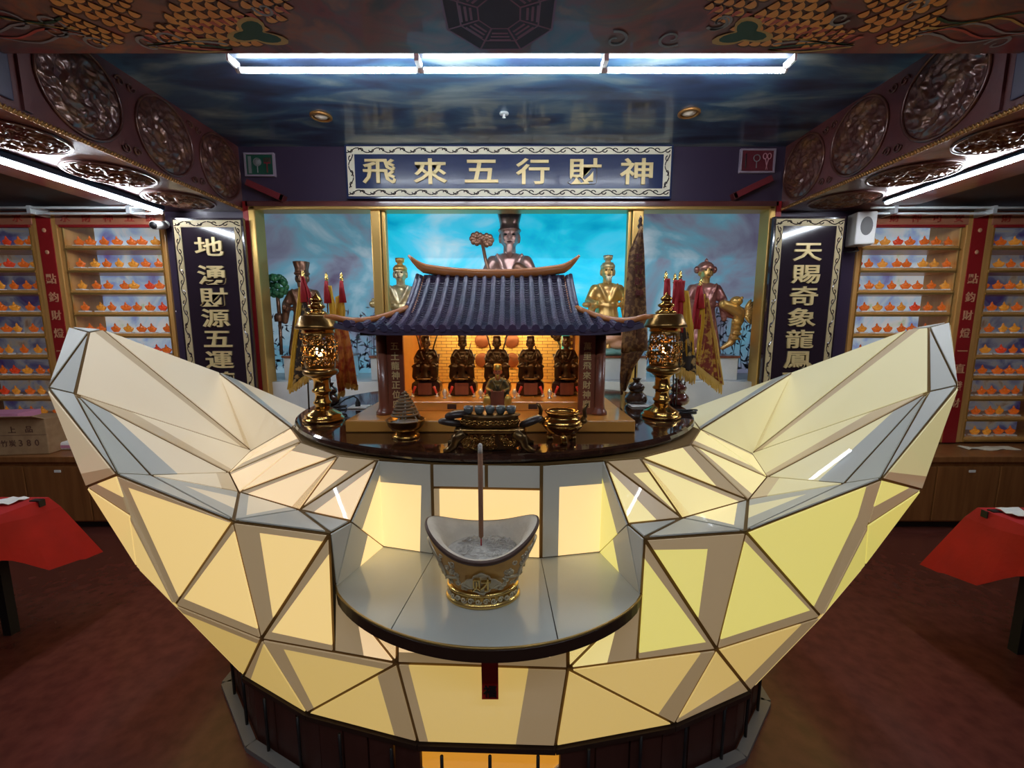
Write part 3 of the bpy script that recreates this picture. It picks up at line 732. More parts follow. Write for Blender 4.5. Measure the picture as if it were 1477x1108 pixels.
def icons_left(t, w_, h_):
    b = MB(); b.bb((-w_*.38, -.006, -h_*.36), (-w_*.28, -.001, h_*.36)); b.obj('ruler', 'icon_grey', t)
    b = MB(); b.tube([Vector((-w_*.08, -.005, h_*.12))+p for p in arc((0, 0, 0), .03, 0, 6.283, 20)[:-1]], .004, 5, closed=True)
    b.lathe([(0, -.002), (.026, -.002), (.026, .001), (0, .001)], 18, (-w_*.08, -.003, h_*.12), M=Matrix.Rotation(math.pi/2, 3, 'X')); b.tube([(-w_*.08, -.005, h_*.0), (-w_*.08, -.005, -h_*.33)], .004, 5); b.obj('mirror', 'icon_grey', t)
    b = MB(); b.tube([(w_*.24, -.005, -h_*.33), (w_*.24, -.005, h_*.05)], .006, 5); b.bb((w_*.14, -.006, h_*.05), (w_*.36, -.001, h_*.12))
    for k in range(5): b.tube([(w_*(.15+.05*k), -.004, h_*.1), (w_*(.15+.05*k), -.004, h_*.3)], .0025, 4)
    b.obj('comb', 'batten_red', t)
def icons_right(t, w_, h_):
    b = MB(); b.tube([(-w_*.33, -.005, -h_*.3), (-w_*.33, -.005, h_*.3)], .005, 5); b.obj('stick', 'black', t)
    b = MB(); b.tube([Vector((-w_*.02, -.005, h_*.12))+p for p in arc((0, 0, 0), .026, 0, 6.283, 18)[:-1]], .004, 5, closed=True); b.tube([(-w_*.02, -.005, -.005), (-w_*.02, -.005, -h_*.28)], .004, 5); b.obj('mirror', 'icon_grey', t)
    b = MB()
    for s in (-1, 1):
        b.tube([Vector((w_*.27+s*.018, -.005, h_*.2))+p for p in arc((0, 0, 0), .015, 0, 6.283, 14, ry=.022)[:-1]], .004, 5, closed=True)
        b.tube([(w_*.27+s*.012, -.005, h_*.08), (w_*.27-s*.007, -.005, -h_*.36)], [.005, .002], 5)
    b.obj('scissors', 'icon_pink', t)
small_picture(352, 221, 398, 255, 'picture_green', icons_left, 'small framed green picture of a ruler, mirror and comb, upper left')
small_picture(1068, 215, 1116, 250, 'picture_red', icons_right, 'small framed red picture of a mirror and scissors, upper right')
for (a, c, lab) in (((354, 262), (408, 286), 'red lacquered batten slanting down to the right below the green picture'), ((1115, 256), (1059, 283), 'red lacquered batten slanting down to the left below the scissors picture')):
    p, q = at(*a, D-.06), at(*c, D-.06); d = (q-p); n = Vector((-d.z, 0, d.x)).normalized()*.026
    t = thing('red_batten', lab, 'batten', (p+q)/2)
    m0 = (p+q)/2
    b = MB(); b.prism([p-m0+n, q-m0+n, q-m0-n, p-m0-n], (0, .055, 0)); bevel(b.obj('bar', 'batten_red', t), .004)
    b = MB(); e = d.normalized(); b.prism([q-m0+n*1.05-e*.03, q-m0+n*1.05, q-m0-n*1.05, q-m0-n*1.05-e*.03], (0, .058, 0)); b.obj('end_cap', 'dark_wood', t)
# ------------------------------------------------------------------ lamp shelves either side
ramp_mat('print_blue', 3.0, [(.3, (.2, .16, .5)), (.42, (.35, .5, .8)), (.52, (.6, .75, .9)), (.6, (.8, .85, .85)), (.7, (.35, .5, .25)), (.8, (.35, .2, .5))], rough=.5, dist=1.2, emit=.4)  # glow put into the print to brighten the shelf interior
ramp_mat('print_violet', 3.4, [(.3, (.12, .06, .3)), (.42, (.2, .22, .45)), (.52, (.5, .55, .65)), (.6, (.65, .6, .5)), (.72, (.35, .16, .08)), (.82, (.1, .12, .2))], rough=.5, dist=1.2, emit=.1)  # weaker glow put in for the cases the tubes light less
mat('orange_glass', (.75, .16, .02), .3, emit=(.9, .16, .01), es=.12, coat=.4)
mat('amber_glass', (.78, .33, .04), .3, emit=(.9, .3, .02), es=.12, coat=.4)
mat('scarlet_glass', (.72, .07, .02), .3, emit=(.9, .06, .01), es=.12, coat=.4)
mat('red_letter', (.32, .035, .02), .5); mat('strip_letter', (.6, .3, .16), .5)
def boat_mesh(m):
    """small ingot-shaped lamp: boat hull with raised ends, dome, flame tip, on a white card base"""
    b = MB(); n = 12
    b.bb((-.036, -.03, 0), (.036, .022, .012), 1)
    vs = []
    for (r, z) in ((.5, .012), (.85, .026), (1, .04), (.72, .036)):
        for k in range(n):
            a = 2*math.pi*k/n; lift = .011*abs(math.cos(a))**3*(z-.012)/.028
            vs.append((.046*r*math.cos(a), .021*r*math.sin(a), z+lift))
    fs = [(i*n+k, i*n+(k+1) % n, (i+1)*n+(k+1) % n, (i+1)*n+k) for i in range(3) for k in range(n)]+[tuple(3*n+k for k in range(n))]
    b.add(vs, fs, 0, True)
    b.ell((0, 0, .05), (.02, .016, .022), 0, 10, 6); b.ell((-.024, -.004, .046), (.013, .012, .013), 0, 8, 5); b.ell((.024, -.004, .046), (.013, .012, .013), 0, 8, 5)
    b.lathe([(.006, .068), (.009, .076), (.0, .094)], 6, (-.004, 0, 0), mi=0)
    o = b.obj('ingot_lamp', [m, 'white_plastic']); me = o.data; bpy.data.objects.remove(o); return me
BOAT = [boat_mesh(m) for m in ('orange_glass', 'amber_glass', 'scarlet_glass', 'orange_glass')]
ORD = ['first', 'second', 'third', 'fourth', 'fifth', 'sixth', 'seventh', 'eighth', 'ninth', 'tenth']
rows = [2.385, 2.198, 2.012, 1.825, 1.638, 1.451, 1.264, 1.077, .89, .703]
rl = random.Random(4)
def bay(side, xa, xb, name, nrow, xs, head, print_m):
    s = -1 if side == 'left' else 1; x0, x1 = min(xa, xb), max(xa, xb)
    t = thing('lamp_shelf', f'{name} honey wood shelf case holding rows of orange ingot lamps', 'shelf', ((x0+x1)/2, D, .65))
    L_ = lambda a, c: ((a[0]-(x0+x1)/2, a[1]-D, a[2]-.65), (c[0]-(x0+x1)/2, c[1]-D, c[2]-.65))
    def pt(nm, a, c, m='honey_wood', bv=.004):
        b = MB(); b.bb(*L_(a, c)); o = b.obj(nm, m, t); return bevel(o, bv) if bv else o
    for x in (x0, x1):
        sg = 1 if x == x0 else -1
        pt('upright', (x, D-.0, .65), (x+sg*.035, D+.3, ZB)); pt('gilt_edge', (x+sg*.036, D-.004, .65), (x+sg*.044, D+.01, 2.54), 'gold_frame', 0)
    pt('back_print', (x0, D+.285, .65), (x1, D+.3, ZB), print_m, 0)
    pt('header_panel', (x0, D-.015, 2.545), (x1, D+.02, ZB), 'header_wood'); pt('header_lip', (x0+.03, D-.02, 2.525), (x1-.03, D+.02, 2.545), 'red_strip', 0)
    for z in rows:
        pt('shelf_board', (x0+.035, D+.0, z-.042), (x1-.035, D+.285, z-.006)); pt('shelf_lip', (x0+.035, D-.012, z-.046), (x1-.035, D+.0, z-.028), 'gold_frame', 0)
    n = len(head)
    for i, ch in enumerate(head):
        text_char(ch, ((x1-x0)*(i+.5)/n-(x1-x0)/2, -.017, 2.603-.65), .075, 'red_letter', t, .006, 1.1)
    for r in range(nrow):
        for i, x in enumerate(xs):
            o = bpy.data.objects.new('ingot_lamp', BOAT[rl.choice((0, 0, 1, 2, 3))]); C.objects.link(o)
            o.location = (x+rl.uniform(-.008, .008), D+.06+rl.uniform(-.01, .02), rows[r]-.006); o.rotation_euler.z = rl.uniform(-.25, .25)
            tag(o, f'orange ingot lamp, {ORD[i]} from left, {ORD[r]} shelf from top, {name} shelf case', 'ornament', f'ingot lamps on the {name} shelves')
bay('left', -2.955, -3.86, 'inner left', 6, [-3.83+.07+.112*i for i in range(8)], '水財神五路', 'print_blue')
bay('left', -4.06, -4.95, 'outer left', 10, [-4.62+.115*i for i in range(5)], '五方土水', 'print_violet')
bay('right', 2.955, 3.86, 'inner right', 6, [2.955+.06+.112*i for i in range(8)], '火財神可安', 'print_blue')
bay('right', 4.06, 4.95, 'outer right', 10, [4.14+.115*i for i in range(5)], '財木土金', 'print_violet')
for s, side in ((-1, 'left'), (1, 'right')):
    t = thing('red_strip_board', f'red vertical strip board with gold characters between the {side} shelf cases', 'sign', (s*3.96, D-.01, .65))
    b = MB(); b.bb((-.1, 0, 0), (.1, .06, ZB-.65)); bevel(b.obj('backing', 'honey_wood', t), .004)
    b = MB(); b.bb((-.06, -.006, 0), (.06, .01, ZB-.66)); b.obj('red_face', 'red_strip', t)
    for i, ch in enumerate('點鈞財燈一直發財'):
        text_char(ch, (0, -.008, 2.10-.155*i-.65), .085, 'strip_letter', t, .004)
    b = MB()
    for z in (2.5, 2.32):
        b.ell((0, -.008, z-.65), (.018, .006, .018), 0, 10, 6)
    b.obj('studs', 'strip_letter', t)
    # white rail over the shelves
    t = thing('white_rail', f'white metal rail above the {side} shelf cases', 'rail', (s*3.9, D-.12, 2.61))
    for k, z in enumerate((0, .035)):
        b = MB(); b.tube([(-1.0, -k*.04, z), (1.2 if s > 0 else 1.0, -k*.04, z)], .010, 8); b.obj('rail_bar', 'white_rail', t)
    for x in (-.8, 0, .8):
        b = MB(); b.bb((x-.015, -.05, -.012), (x+.015, .1, .05)); b.obj('rail_bracket', 'white_rail', t)
    # low cupboard under the shelves
    xa, xb = s*2.99, s*5.6; x0, x1 = min(xa, xb), max(xa, xb)
    t = thing('low_cupboard', f'brown wooden low cupboard under the {side} lamp shelves', 'cupboard', ((x0+x1)/2, 3.5, 0))
    hw = (x1-x0)/2
    b = MB(); b.bb((-hw, -.12, .06), (hw, .24, .585)); b.obj('body', 'counter_wood', t)
    b = MB(); b.bb((-hw, -.09, 0), (hw, .24, .06)); b.obj('plinth', 'black', t)
    b = MB(); b.bb((-hw, -.15, .585), (hw, .54, .635)); bevel(b.obj('worktop', 'counter_wood', t), .006)
    for i in range(5):
        xl = -hw+2*hw*i/5
        b = MB(); b.bb((xl+.006, -.14, .075), (xl+2*hw/5-.006, -.12, .545)); d_ = bevel(b.obj('door', 'counter_wood', t), .004)
        b = MB(); b.bb((xl+.26, -.146, .5), (xl+.31, -.14, .52)); b.obj('label_plate', 'paper_white', d_)
# pier that closes the gap beside the stage below the couplets is the wall; CCTV camera and loudspeaker hang on the shelf uprights
p = at(228, 326, D-.1); t = thing('security_camera', 'white bullet security camera on the shelf case beside the left couplet', 'camera', p)
b = MB(); b.tube([(0, .1, .03), (0, .06, .03), (0, .02, .012)], .012, 8); b.lathe([(.03, 0), (.03, .012)], 14, (0, .09, .03), M=Matrix.Rotation(math.pi/2, 3, 'X')); b.obj('bracket', 'white_plastic', t)
R_ = Matrix.Rotation(math.radians(-68), 3, 'X') @ Matrix.Identity(3)
b = MB(); b.tube([(0, .06, .02), (.012, -.06, -.008)], [.032, .034], 16); b.obj('housing', 'white_plastic', t)
b = MB(); b.tube([(.0122, -.061, -.008), (.0127, -.067, -.0095)], .028, 16); b.obj('lens', 'black', t)
p = at(1243, 330, D-.1); t = thing('loudspeaker', 'small white loudspeaker with dark grille beside the right couplet', 'loudspeaker', p, rz=-.15)
b = MB(); b.bb((-.075, -.06, -.135), (.075, .08, .125)); bevel(b.obj('cabinet', 'white_plastic', t), .012, 3)
b = MB(); b.lathe([(0, 0), (.045, 0), (.048, -.003)], 20, (0, -.061, .01), sx=1, sy=1.6, M=Matrix.Rotation(math.pi/2, 3, 'X')); b.obj('grille', 'grey_mesh', t)
b = MB(); b.tube([(.0, .05, -.13), (.01, .03, -.17), (-.03, .05, -.18), (-.1, .08, -.165)], .006, 6); b.obj('cable', 'black', t)
# cardboard carton on the left cupboard
p = at(38, 648, 3.42); t = thing('cardboard_box', 'brown cardboard carton with printed writing on the left cupboard', 'box', (at(20, 640, 3.45).x, 3.52, .636), rz=.12)
b = MB(); b.bb((-.32, -.13, 0), (.3, .13, .30)); bevel(b.obj('carton', 'card', t), .006)
b = MB(); b.prism([(-.32, -.132, .30), (.3, -.132, .30), (.27, -.2, .335), (-.29, -.2, .335)], (0, .004, .004)); b.obj('flap', 'card', t)
b = MB(); b.bb((-.3, -.1, .29), (.08, .1, .345)); b.obj('pink_pack', 'pink_paper', t)
for i, ch in enumerate('公竹上品'): text_char(ch, (-.2+.125*i, -.131, .215), .055, 'card_ink', t, .002)
for i, ch in enumerate('竹炭380'): text_char(ch, (-.02+.06*i, -.131, .1), .055, 'card_ink', t, .002, .9)
b = MB(); b.bb((-.32, -.1315, .165), (.3, -.1305, .168)); b.obj('print_rule', 'card_ink', t)
# bits standing behind the carton
p = (at(83, 620, 3.5).x, 3.58, .636); t = thing('tissue_pack', 'small white and pink pack beside the carton on the left cupboard', 'pack', p)
b = MB(); b.bb((-.06, -.05, 0), (.06, .05, .07)); bevel(b.obj('wrapper', 'paper_white', t), .02, 3)
b = MB(); b.bb((-.061, -.051, .02), (.061, .051, .045)); b.obj('band', 'pink_paper', t)
p = atz(1425, 647, .636); t = thing('paper_sheet', 'loose cream paper sheet lying on the right cupboard', 'paper', p)
b = MB(); b.add([(-.22+.044*i, -.05+.1*j+.02*math.sin(i), .003+.006*math.sin(i*1.3+j)) for i in range(11) for j in range(2)], [(2*i, 2*i+1, 2*i+3, 2*i+2) for i in range(10)])
o = b.obj('sheet', 'cream', t); o.modifiers.new('thick', 'SOLIDIFY').thickness = .002
# ------------------------------------------------------------------ red-clothed tables left and right
def cloth_table(s, corner, far, label):
    c = Vector(corner)
    t = thing('side_table', label, 'table', (c.x, c.y, 0)); zt = .75
    W_, Dp = 1.3, -.9
    b = MB(); b.bb((0, 0, zt-.03), (s*W_, Dp, zt-.004)); b.obj('tabletop', 'dark_wood', t)
    for x in (.2, W_-.1):
        for y in (-.1, Dp+.1):
            b = MB(); b.bb((s*x-.022, y-.022, 0), (s*x+.022, y+.022, zt-.03)); b.obj('leg', 'black', t)
    # tablecloth with a hanging corner
    vs, fs = [], []; n = 26
    per = []
    for i in range(n+1): per.append((s*W_*(1-i/n), 0.0))
    for i in range(1, n+1): per.append((0.0, Dp*i/n))
    tot = len(per)
    for k in range(7):
        f = k/6
        for i, (x, y) in enumerate(per):
            d_c = abs(i-n)/n; drop = (.16+.26*max(0, 1-d_c*1.9)**1.3+.03*math.sin(i*.7))*f
            ox = -s*(.012+.13*f*max(0, 1-d_c*2.2)+.014*f*math.sin(i*.9)) if i >= n-3 else 0
            oy = (.012+.13*f*max(0, 1-d_c*2.2)+.014*f*math.sin(i*1.1)) if i <= n+3 else 0
            vs.append((x+ox*(1 if k else .3), y+oy*(1 if k else .3), zt+.002-drop))
    for k in range(6):
        for i in range(tot-1):
            a = k*tot+i; fs.append((a, a+1, a+1+tot, a+tot))
    o0 = len(vs); vs += [(s*W_, Dp, zt+.002)]
    fs.append(tuple(range(tot))+(o0,))
    b = MB(); b.add(vs, fs, 0, False); cl = b.obj('tablecloth', 'red_cloth', t); cl.modifiers.new('thick', 'SOLIDIFY').thickness = .003
    b = MB(); b.bb((s*.02-.012, -.06, zt), (s*.02+.035, -.03, zt+.008)); b.bb((-s*.016, -.06, zt-.03), (-s*.022, -.03, zt+.006)); b.obj('cloth_clip', 'black', t)
    return t
cl = atz(68, 718, .75); cloth_table(-1, (cl.x, cl.y, .75), None, 'table draped in a bright red cloth at the left edge')
cr = atz(1412, 733, .75); cloth_table(1, (cr.x, cr.y, .75), None, 'table draped in a red cloth at the right edge')
for (u, v, lab) in ((12, 724, 'crumpled white paper on the left red table'), (1468, 742, 'crumpled white paper on the right red table')):
    p = atz(u, v, .755); b = MB(); rp = random.Random(u)
    vs = [(-.06+.03*i, -.05+.025*j, rp.uniform(0.002, .016)) for i in range(5) for j in range(5)]
    b.add(vs, [(5*i+j, 5*i+j+1, 5*i+j+6, 5*i+j+5) for i in range(4) for j in range(4)]); o = b.obj('crumpled_paper', 'paper_white'); o.location = p
    o.modifiers.new('thick', 'SOLIDIFY').thickness = .002; tag(o, lab, 'paper')
# ================================================================== PAGODA SHRINE ON THE ALTAR TOP
mat('roof_tile', (.055, .06, .12), .35, var=(7, (.1, .06, .13), .4, .7), coat=.3)
mat('roof_pan', (.06, .05, .1), .45, var=(9, (.09, .055, .1), .4, .7))
mat('ridge_wood', (.52, .16, .035), .4, var=(10, (.62, .22, .05), .3, .7), coat=.3)
mat('shrine_wood', (.17, .05, .03), .3, scale3=(1, 1, .1), var=(24, (.26, .085, .045), .3, .7), coat=.4)
mat('amber_wood', (.62, .27, .05), .28, scale3=(.2, 1, 1), var=(14, (.72, .34, .07), .3, .7), coat=.5)
mat('brick_gold', (.78, .55, .17), .4, metal=.25)
mat('copper_disc', (.24, .08, .035), .4, metal=.4)
mat('teal_sky_glow', (.05, .5, .45), .3, emit=(.05, .6, .5), es=.35)
mat('warm_led', (1, .8, .5), .4, emit=(1, .72, .32), es=44); mat('warm_led_dim', (1, .8, .5), .4, emit=(1, .6, .2), es=22)
PX, PY = -.092, 2.22
sh = thing('pagoda_shrine', 'wooden pagoda shrine with slate-blue tiled roof and curved orange ridge on the altar top', 'shrine', (PX, PY, TZ))
def sp(name, m, b, bv=0):
    o = b.obj(name, m, sh); return bevel(o, bv) if bv else o
b = MB(); b.bb((-.615, -.47, .001), (.615, .47, .053)); sp('platform', 'amber_wood', b, .006)
b = MB(); b.bb((-.5, -.27, .053), (.5, .44, .098)); sp('inner_step', 'amber_wood', b, .004)
for x in (-.19, .19):
    b = MB(); b.bb((x-.021, -.2725, .062), (x+.021, -.27, .086)); sp('name_plate', 'board_black', b)
CZ0, CZ1 = .053, .42
for s in (-1, 1):
    for y in (-.34, .40):
        b = MB(); b.lathe([(.036, CZ0), (.036, CZ0+.012), (.03, CZ0+.02), (.026, CZ0+.028), (.023, CZ0+.05), (.023, CZ1)], 18, (s*.485, y, 0)); sp('column', 'shrine_wood', b)
    b = MB(); b.bb((s*.462, -.352, CZ0), (s*.388, -.335, CZ1-.002)); sp('couplet_plank', 'shrine_wood', b, .004)
    for i, ch in enumerate('萬里飛來財神廟' if s > 0 else '五土龍神正位座'):
        text_char(ch, (s*.425, -.353, CZ1-.06-.043*i), .036, 'letter_gold', sh, .004, fat=.015)
    b = MB(); b.bb((s*.478, -.33, CZ0), (s*.492, .40, CZ1)); sp('side_wall', 'amber_wood', b)
b = MB(); b.bb((-.49, .40, CZ0), (.49, .415, CZ1)); sp('back_wall', 'shrine_wood', b)
# gilt brick screen behind the deities, brick by brick
bw, bh = .062, .0195
o = MB().box((0, 0, 0), (bw-.003, .006, bh-.003)).obj('brick', 'brick_gold'); BR = o.data; bpy.data.objects.remove(o)
scr = MB().bb((-.46, .385, .1), (.46, .40, CZ1)).obj('brick_screen', 'shrine_wood', sh)
for r in range(16):
    for k in range(15):
        x = -.434+k*bw+(bw/2 if r % 2 else 0)
        if x > .44: continue
        q = bpy.data.objects.new('brick', BR); C.objects.link(q); q.parent = scr; q.location = (x, .383, .112+r*bh)
b = MB(); b.bb((.395, .36, .1), (.44, .372, CZ1)); sp('sky_glow_strip', 'teal_sky_glow', b)  # glowing strip stands in for sky light coming through the back screen
for x, z in ((-.09, .36), (.09, .36), (-.09, .24), (.09, .24)):
    b = MB(); b.lathe([(0, 0), (.045, 0), (.045, .006), (.04, .01), (0, .01)], 24, (x, .378, z), M=Matrix.Rotation(math.pi/2, 3, 'X')); sp('halo_disc', 'copper_disc', b)
b = MB(); b.bb((-.56, -.40, CZ1-.012), (.56, -.34, CZ1+.02)); sp('eave_beam', 'black', b, .004)
b = MB(); b.bb((-.56, .37, CZ1), (.56, .43, CZ1+.02)); sp('eave_beam', 'black', b, .004)
b = MB(); b.bb((-.53, -.42, CZ1+.012), (.53, .43, CZ1+.022)); sp('shrine_ceiling', 'shrine_wood', b)
b = MB(); b.bb((-.36, -.3, CZ1+.003), (.36, -.282, CZ1+.011)); sp('led_strip', 'warm_led_dim', b)
b = MB(); b.bb((-.36, .22, CZ1+.003), (.36, .238, CZ1+.011)); sp('led_strip', 'warm_led', b)
# roof: s runs from the ridge (0) to the eave (1)
EZ, RZ = .437, .70; HE, HR = .612, .385; DY = .50
def roof_pt(x, s_, side):
    ax = abs(x); up_ = .03*min(1, max(0, (ax-HR)/(HE-HR)))**2*min(1, s_)**3
    z = EZ+(RZ-EZ)*max(0, 1-s_)**1.55+up_
    return Vector((x, -side*DY*s_*(1+.05*max(0, (ax-HR)/(HE-HR))**2*s_), z))
def hip_s(ax): return .0 if ax <= HR else .52+.48*(ax-HR)/(HE-HR)
for side in (1, -1):
    b = MB(); N = 44; K = 18; idx = []
    for i in range(N+1):
        x = -HE+2*HE*i/N; s0 = hip_s(abs(x)); row = []
        for k in range(K+1):
            p = roof_pt(x, s0+(1-s0)*k/K, side); row.append(len(b.v)); b.v.append(tuple(p+Vector((0, 0, -.006))))
        idx.append(row)
    for i in range(N):
        for k in range(K):
            b.f.append((idx[i][k], idx[i+1][k], idx[i+1][k+1], idx[i][k+1])); b.m.append(0); b.sm.append(False)
    o = b.obj('roof_slope', 'roof_pan', sh); md = o.modifiers.new('thick', 'SOLIDIFY'); md.thickness = .02; md.offset = -1 if side > 0 else 1
    # courses of pan tiles between the barrels
    cb = MB()
    xs = [(-HR+.01)+(2*HR-.02)*i/16 for i in range(17)]; dx = xs[1]-xs[0]
    xs_all = [xs[0]-dx*j for j in range(5, 0, -1)]+xs+[xs[-1]+dx*j for j in range(1, 6)]
    for x in [q+dx/2 for q in xs_all[:-1]]:
        s0 = hip_s(abs(x))+.02; n = max(3, int((1-s0)*30))
        for k in range(n):
            p = roof_pt(x, s0+(1-s0)*(k+.5)/n, side)
            cb.tube([p+Vector((-dx*.36, 0, .002)), p+Vector((0, 0, -.003)), p+Vector((dx*.36, 0, .002))], .0034, 4, smooth=False)
    o = cb.obj('pan_tile_courses', 'roof_tile', sh); tag(o, kind='stuff')
    for x in xs_all:
        s0 = hip_s(abs(x))+.015
        if s0 > .97: continue
        tb = MB(); n = max(4, int((1-s0)*18)); P = []; R_ = []
        for k in range(n):
            for f, r in ((0, .0128), (.93, .0122), (.94, .0138), (.999, .0138)):
                P.append(roof_pt(x, s0+(1-s0)*(k+f)/n, side)+Vector((0, 0, .004))); R_.append(r)
        P.append(roof_pt(x, 1.02, side)+Vector((0, 0, .002))); R_.append(.0165)
        tb.tube(P, R_, 8, smooth=False); tb.obj('barrel_tile_row', 'roof_tile', sh)
for sx in (-1, 1):
    # side slopes with their own tile rows, gable, hip ridges
    b = MB(); N = 16; K = 8
    for i in range(N+1):
        y = -1+2*i/N
        for k in range(K+1):
            f = k/K; ax = HR+(HE-HR)*f; s_ = hip_s(ax) if k else .52
            pe = roof_pt(sx*ax, max(s_, .52), 1); yy = abs(pe.y)*y
            b.v.append((sx*ax, yy, pe.z-.006-.03*f*(1-abs(y))))
    for i in range(N):
        for k in range(K):
            a = i*(K+1)+k; b.f.append((a, a+1, a+K+2, a+K+1)); b.m.append(0); b.sm.append(False)
    b.obj('side_slope', 'roof_pan', sh).modifiers.new('thick', 'SOLIDIFY').thickness = .015
    for i in range(1, 14):
        y = -1+2*i/14; P = []
        for k in range(9):
            f = k/8; ax = HR+(HE-HR)*f; pe = roof_pt(sx*ax, max(hip_s(ax+1e-6), .52), 1)
            P.append((sx*ax, abs(pe.y)*y, pe.z+.002-.03*f*(1-abs(y))))
        tb = MB(); tb.tube(P, .0125, 6, smooth=False); tb.obj('barrel_tile_row', 'roof_tile', sh)
    g = [roof_pt(sx*HR*.98, k/8*.56, 1) for k in range(9)]; g2 = [Vector((p.x, -p.y, p.z)) for p in reversed(g)]
    b = MB(); b.prism(g2+g, (-sx*.02, 0, 0)); b.obj('gable', 'ridge_wood', sh)
    for side in (1, -1):
        b = MB(); P = [roof_pt(sx*(HR+.0), k/6*.52, side)+Vector((sx*.006, 0, .006)) for k in range(7)]; b.tube(P, .011, 8); b.obj('gable_ridge', 'roof_tile', sh)
        P = [roof_pt(sx*(HR+(HE+.03-HR)*k/10), min(1.03, hip_s(HR+1e-6+(HE+.03-HR)*k/10)), side)+Vector((0, 0, .010+.01*(k/10)**4)) for k in range(11)]
        b = MB(); b.tube(P, [.013]*9+[.012, .006], 8); b.obj('hip_ridge', 'ridge_wood', sh)
b = MB(); P = []; R_ = []
for k in range(33):
    x = -.435+.87*k/32; P.append((x, 0, RZ+.012+.035*(abs(x)/.40)**2.2+(.05*max(0, (abs(x)-.35)/.085)**1.5))); R_.append(.024 if abs(x) < .36 else .024-.018*(abs(x)-.36)/.075)
b.tube(P, R_, 8, flat=1.0); b.obj('main_ridge', 'ridge_wood', sh)
# ================================================================== DEITY FIGURES
def skinmat(n, c, **k): return mat(n, c, **k)
mat('dark_bronze', (.03, .012, .008), .34, metal=.4, var=(20, (.085, .034, .014), .45, .75), coat=.3)
mat('dark_face', (.07, .03, .02), .4, metal=.3)
mat('dark_throne', (.035, .008, .008), .35, coat=.3)
mat('bright_trim', (.55, .36, .12), .35, metal=.7)
mat('rosy_bronze', (.4, .22, .19), .28, metal=.6, var=(9, (.58, .42, .38), .4, .7))
mat('pale_gold', (.72, .56, .27), .25, metal=.6, var=(9, (.62, .52, .36), .4, .7))
mat('amber_gold', (.82, .5, .14), .25, metal=.6, var=(8, (.66, .4, .16), .4, .7))
mat('red_bronze', (.36, .13, .12), .28, metal=.45, var=(7, (.45, .22, .16), .4, .7), coat=.3)
mat('jade', (.03, .16, .07), .25, var=(12, (.08, .28, .12), .4, .7), coat=.3)
mat('brown_bronze', (.22, .1, .06), .3, metal=.5, var=(9, (.32, .17, .1), .4, .7))
mat('sea_jade', (.15, .33, .3), .3, coat=.3); mat('coral', (.7, .35, .2), .35, coat=.3)
mat('deity_green', (.1, .09, .05), .35, metal=.5, var=(30, (.32, .2, .05), .45, .6)); mat('deity_face', (.42, .13, .07), .4, coat=.3)
mat('deity_gold', (.7, .45, .1), .3, metal=.6); mat('eye_black', (.01, .01, .01), .2); mat('red_tag', (.6, .04, .03), .4); mat('glass_clear', (.8, .8, .8), .1, metal=.6)
def blob(name, parts, m, parent, vox, it=4):
    """several rounded masses fused into one continuous surface"""
    b = MB()
    for p in parts:
        if p[0] == 'e': b.ell(p[1], p[2], 0, 16, 10, p[3] if len(p) > 3 else None)
        else:
            P, R_ = p[1], p[2]; b.tube(P, R_, 12)
            b.ell(P[0], (R_[0],)*3, 0, 12, 8); b.ell(P[-1], (R_[-1],)*3, 0, 12, 8)
    o = b.obj(name, m, parent)
    r = o.modifiers.new('fuse', 'REMESH'); r.mode = 'VOXEL'; r.voxel_size = vox; r.use_smooth_shade = True
    s_ = o.modifiers.new('soften', 'SMOOTH'); s_.factor = .5; s_.iterations = it
    return o
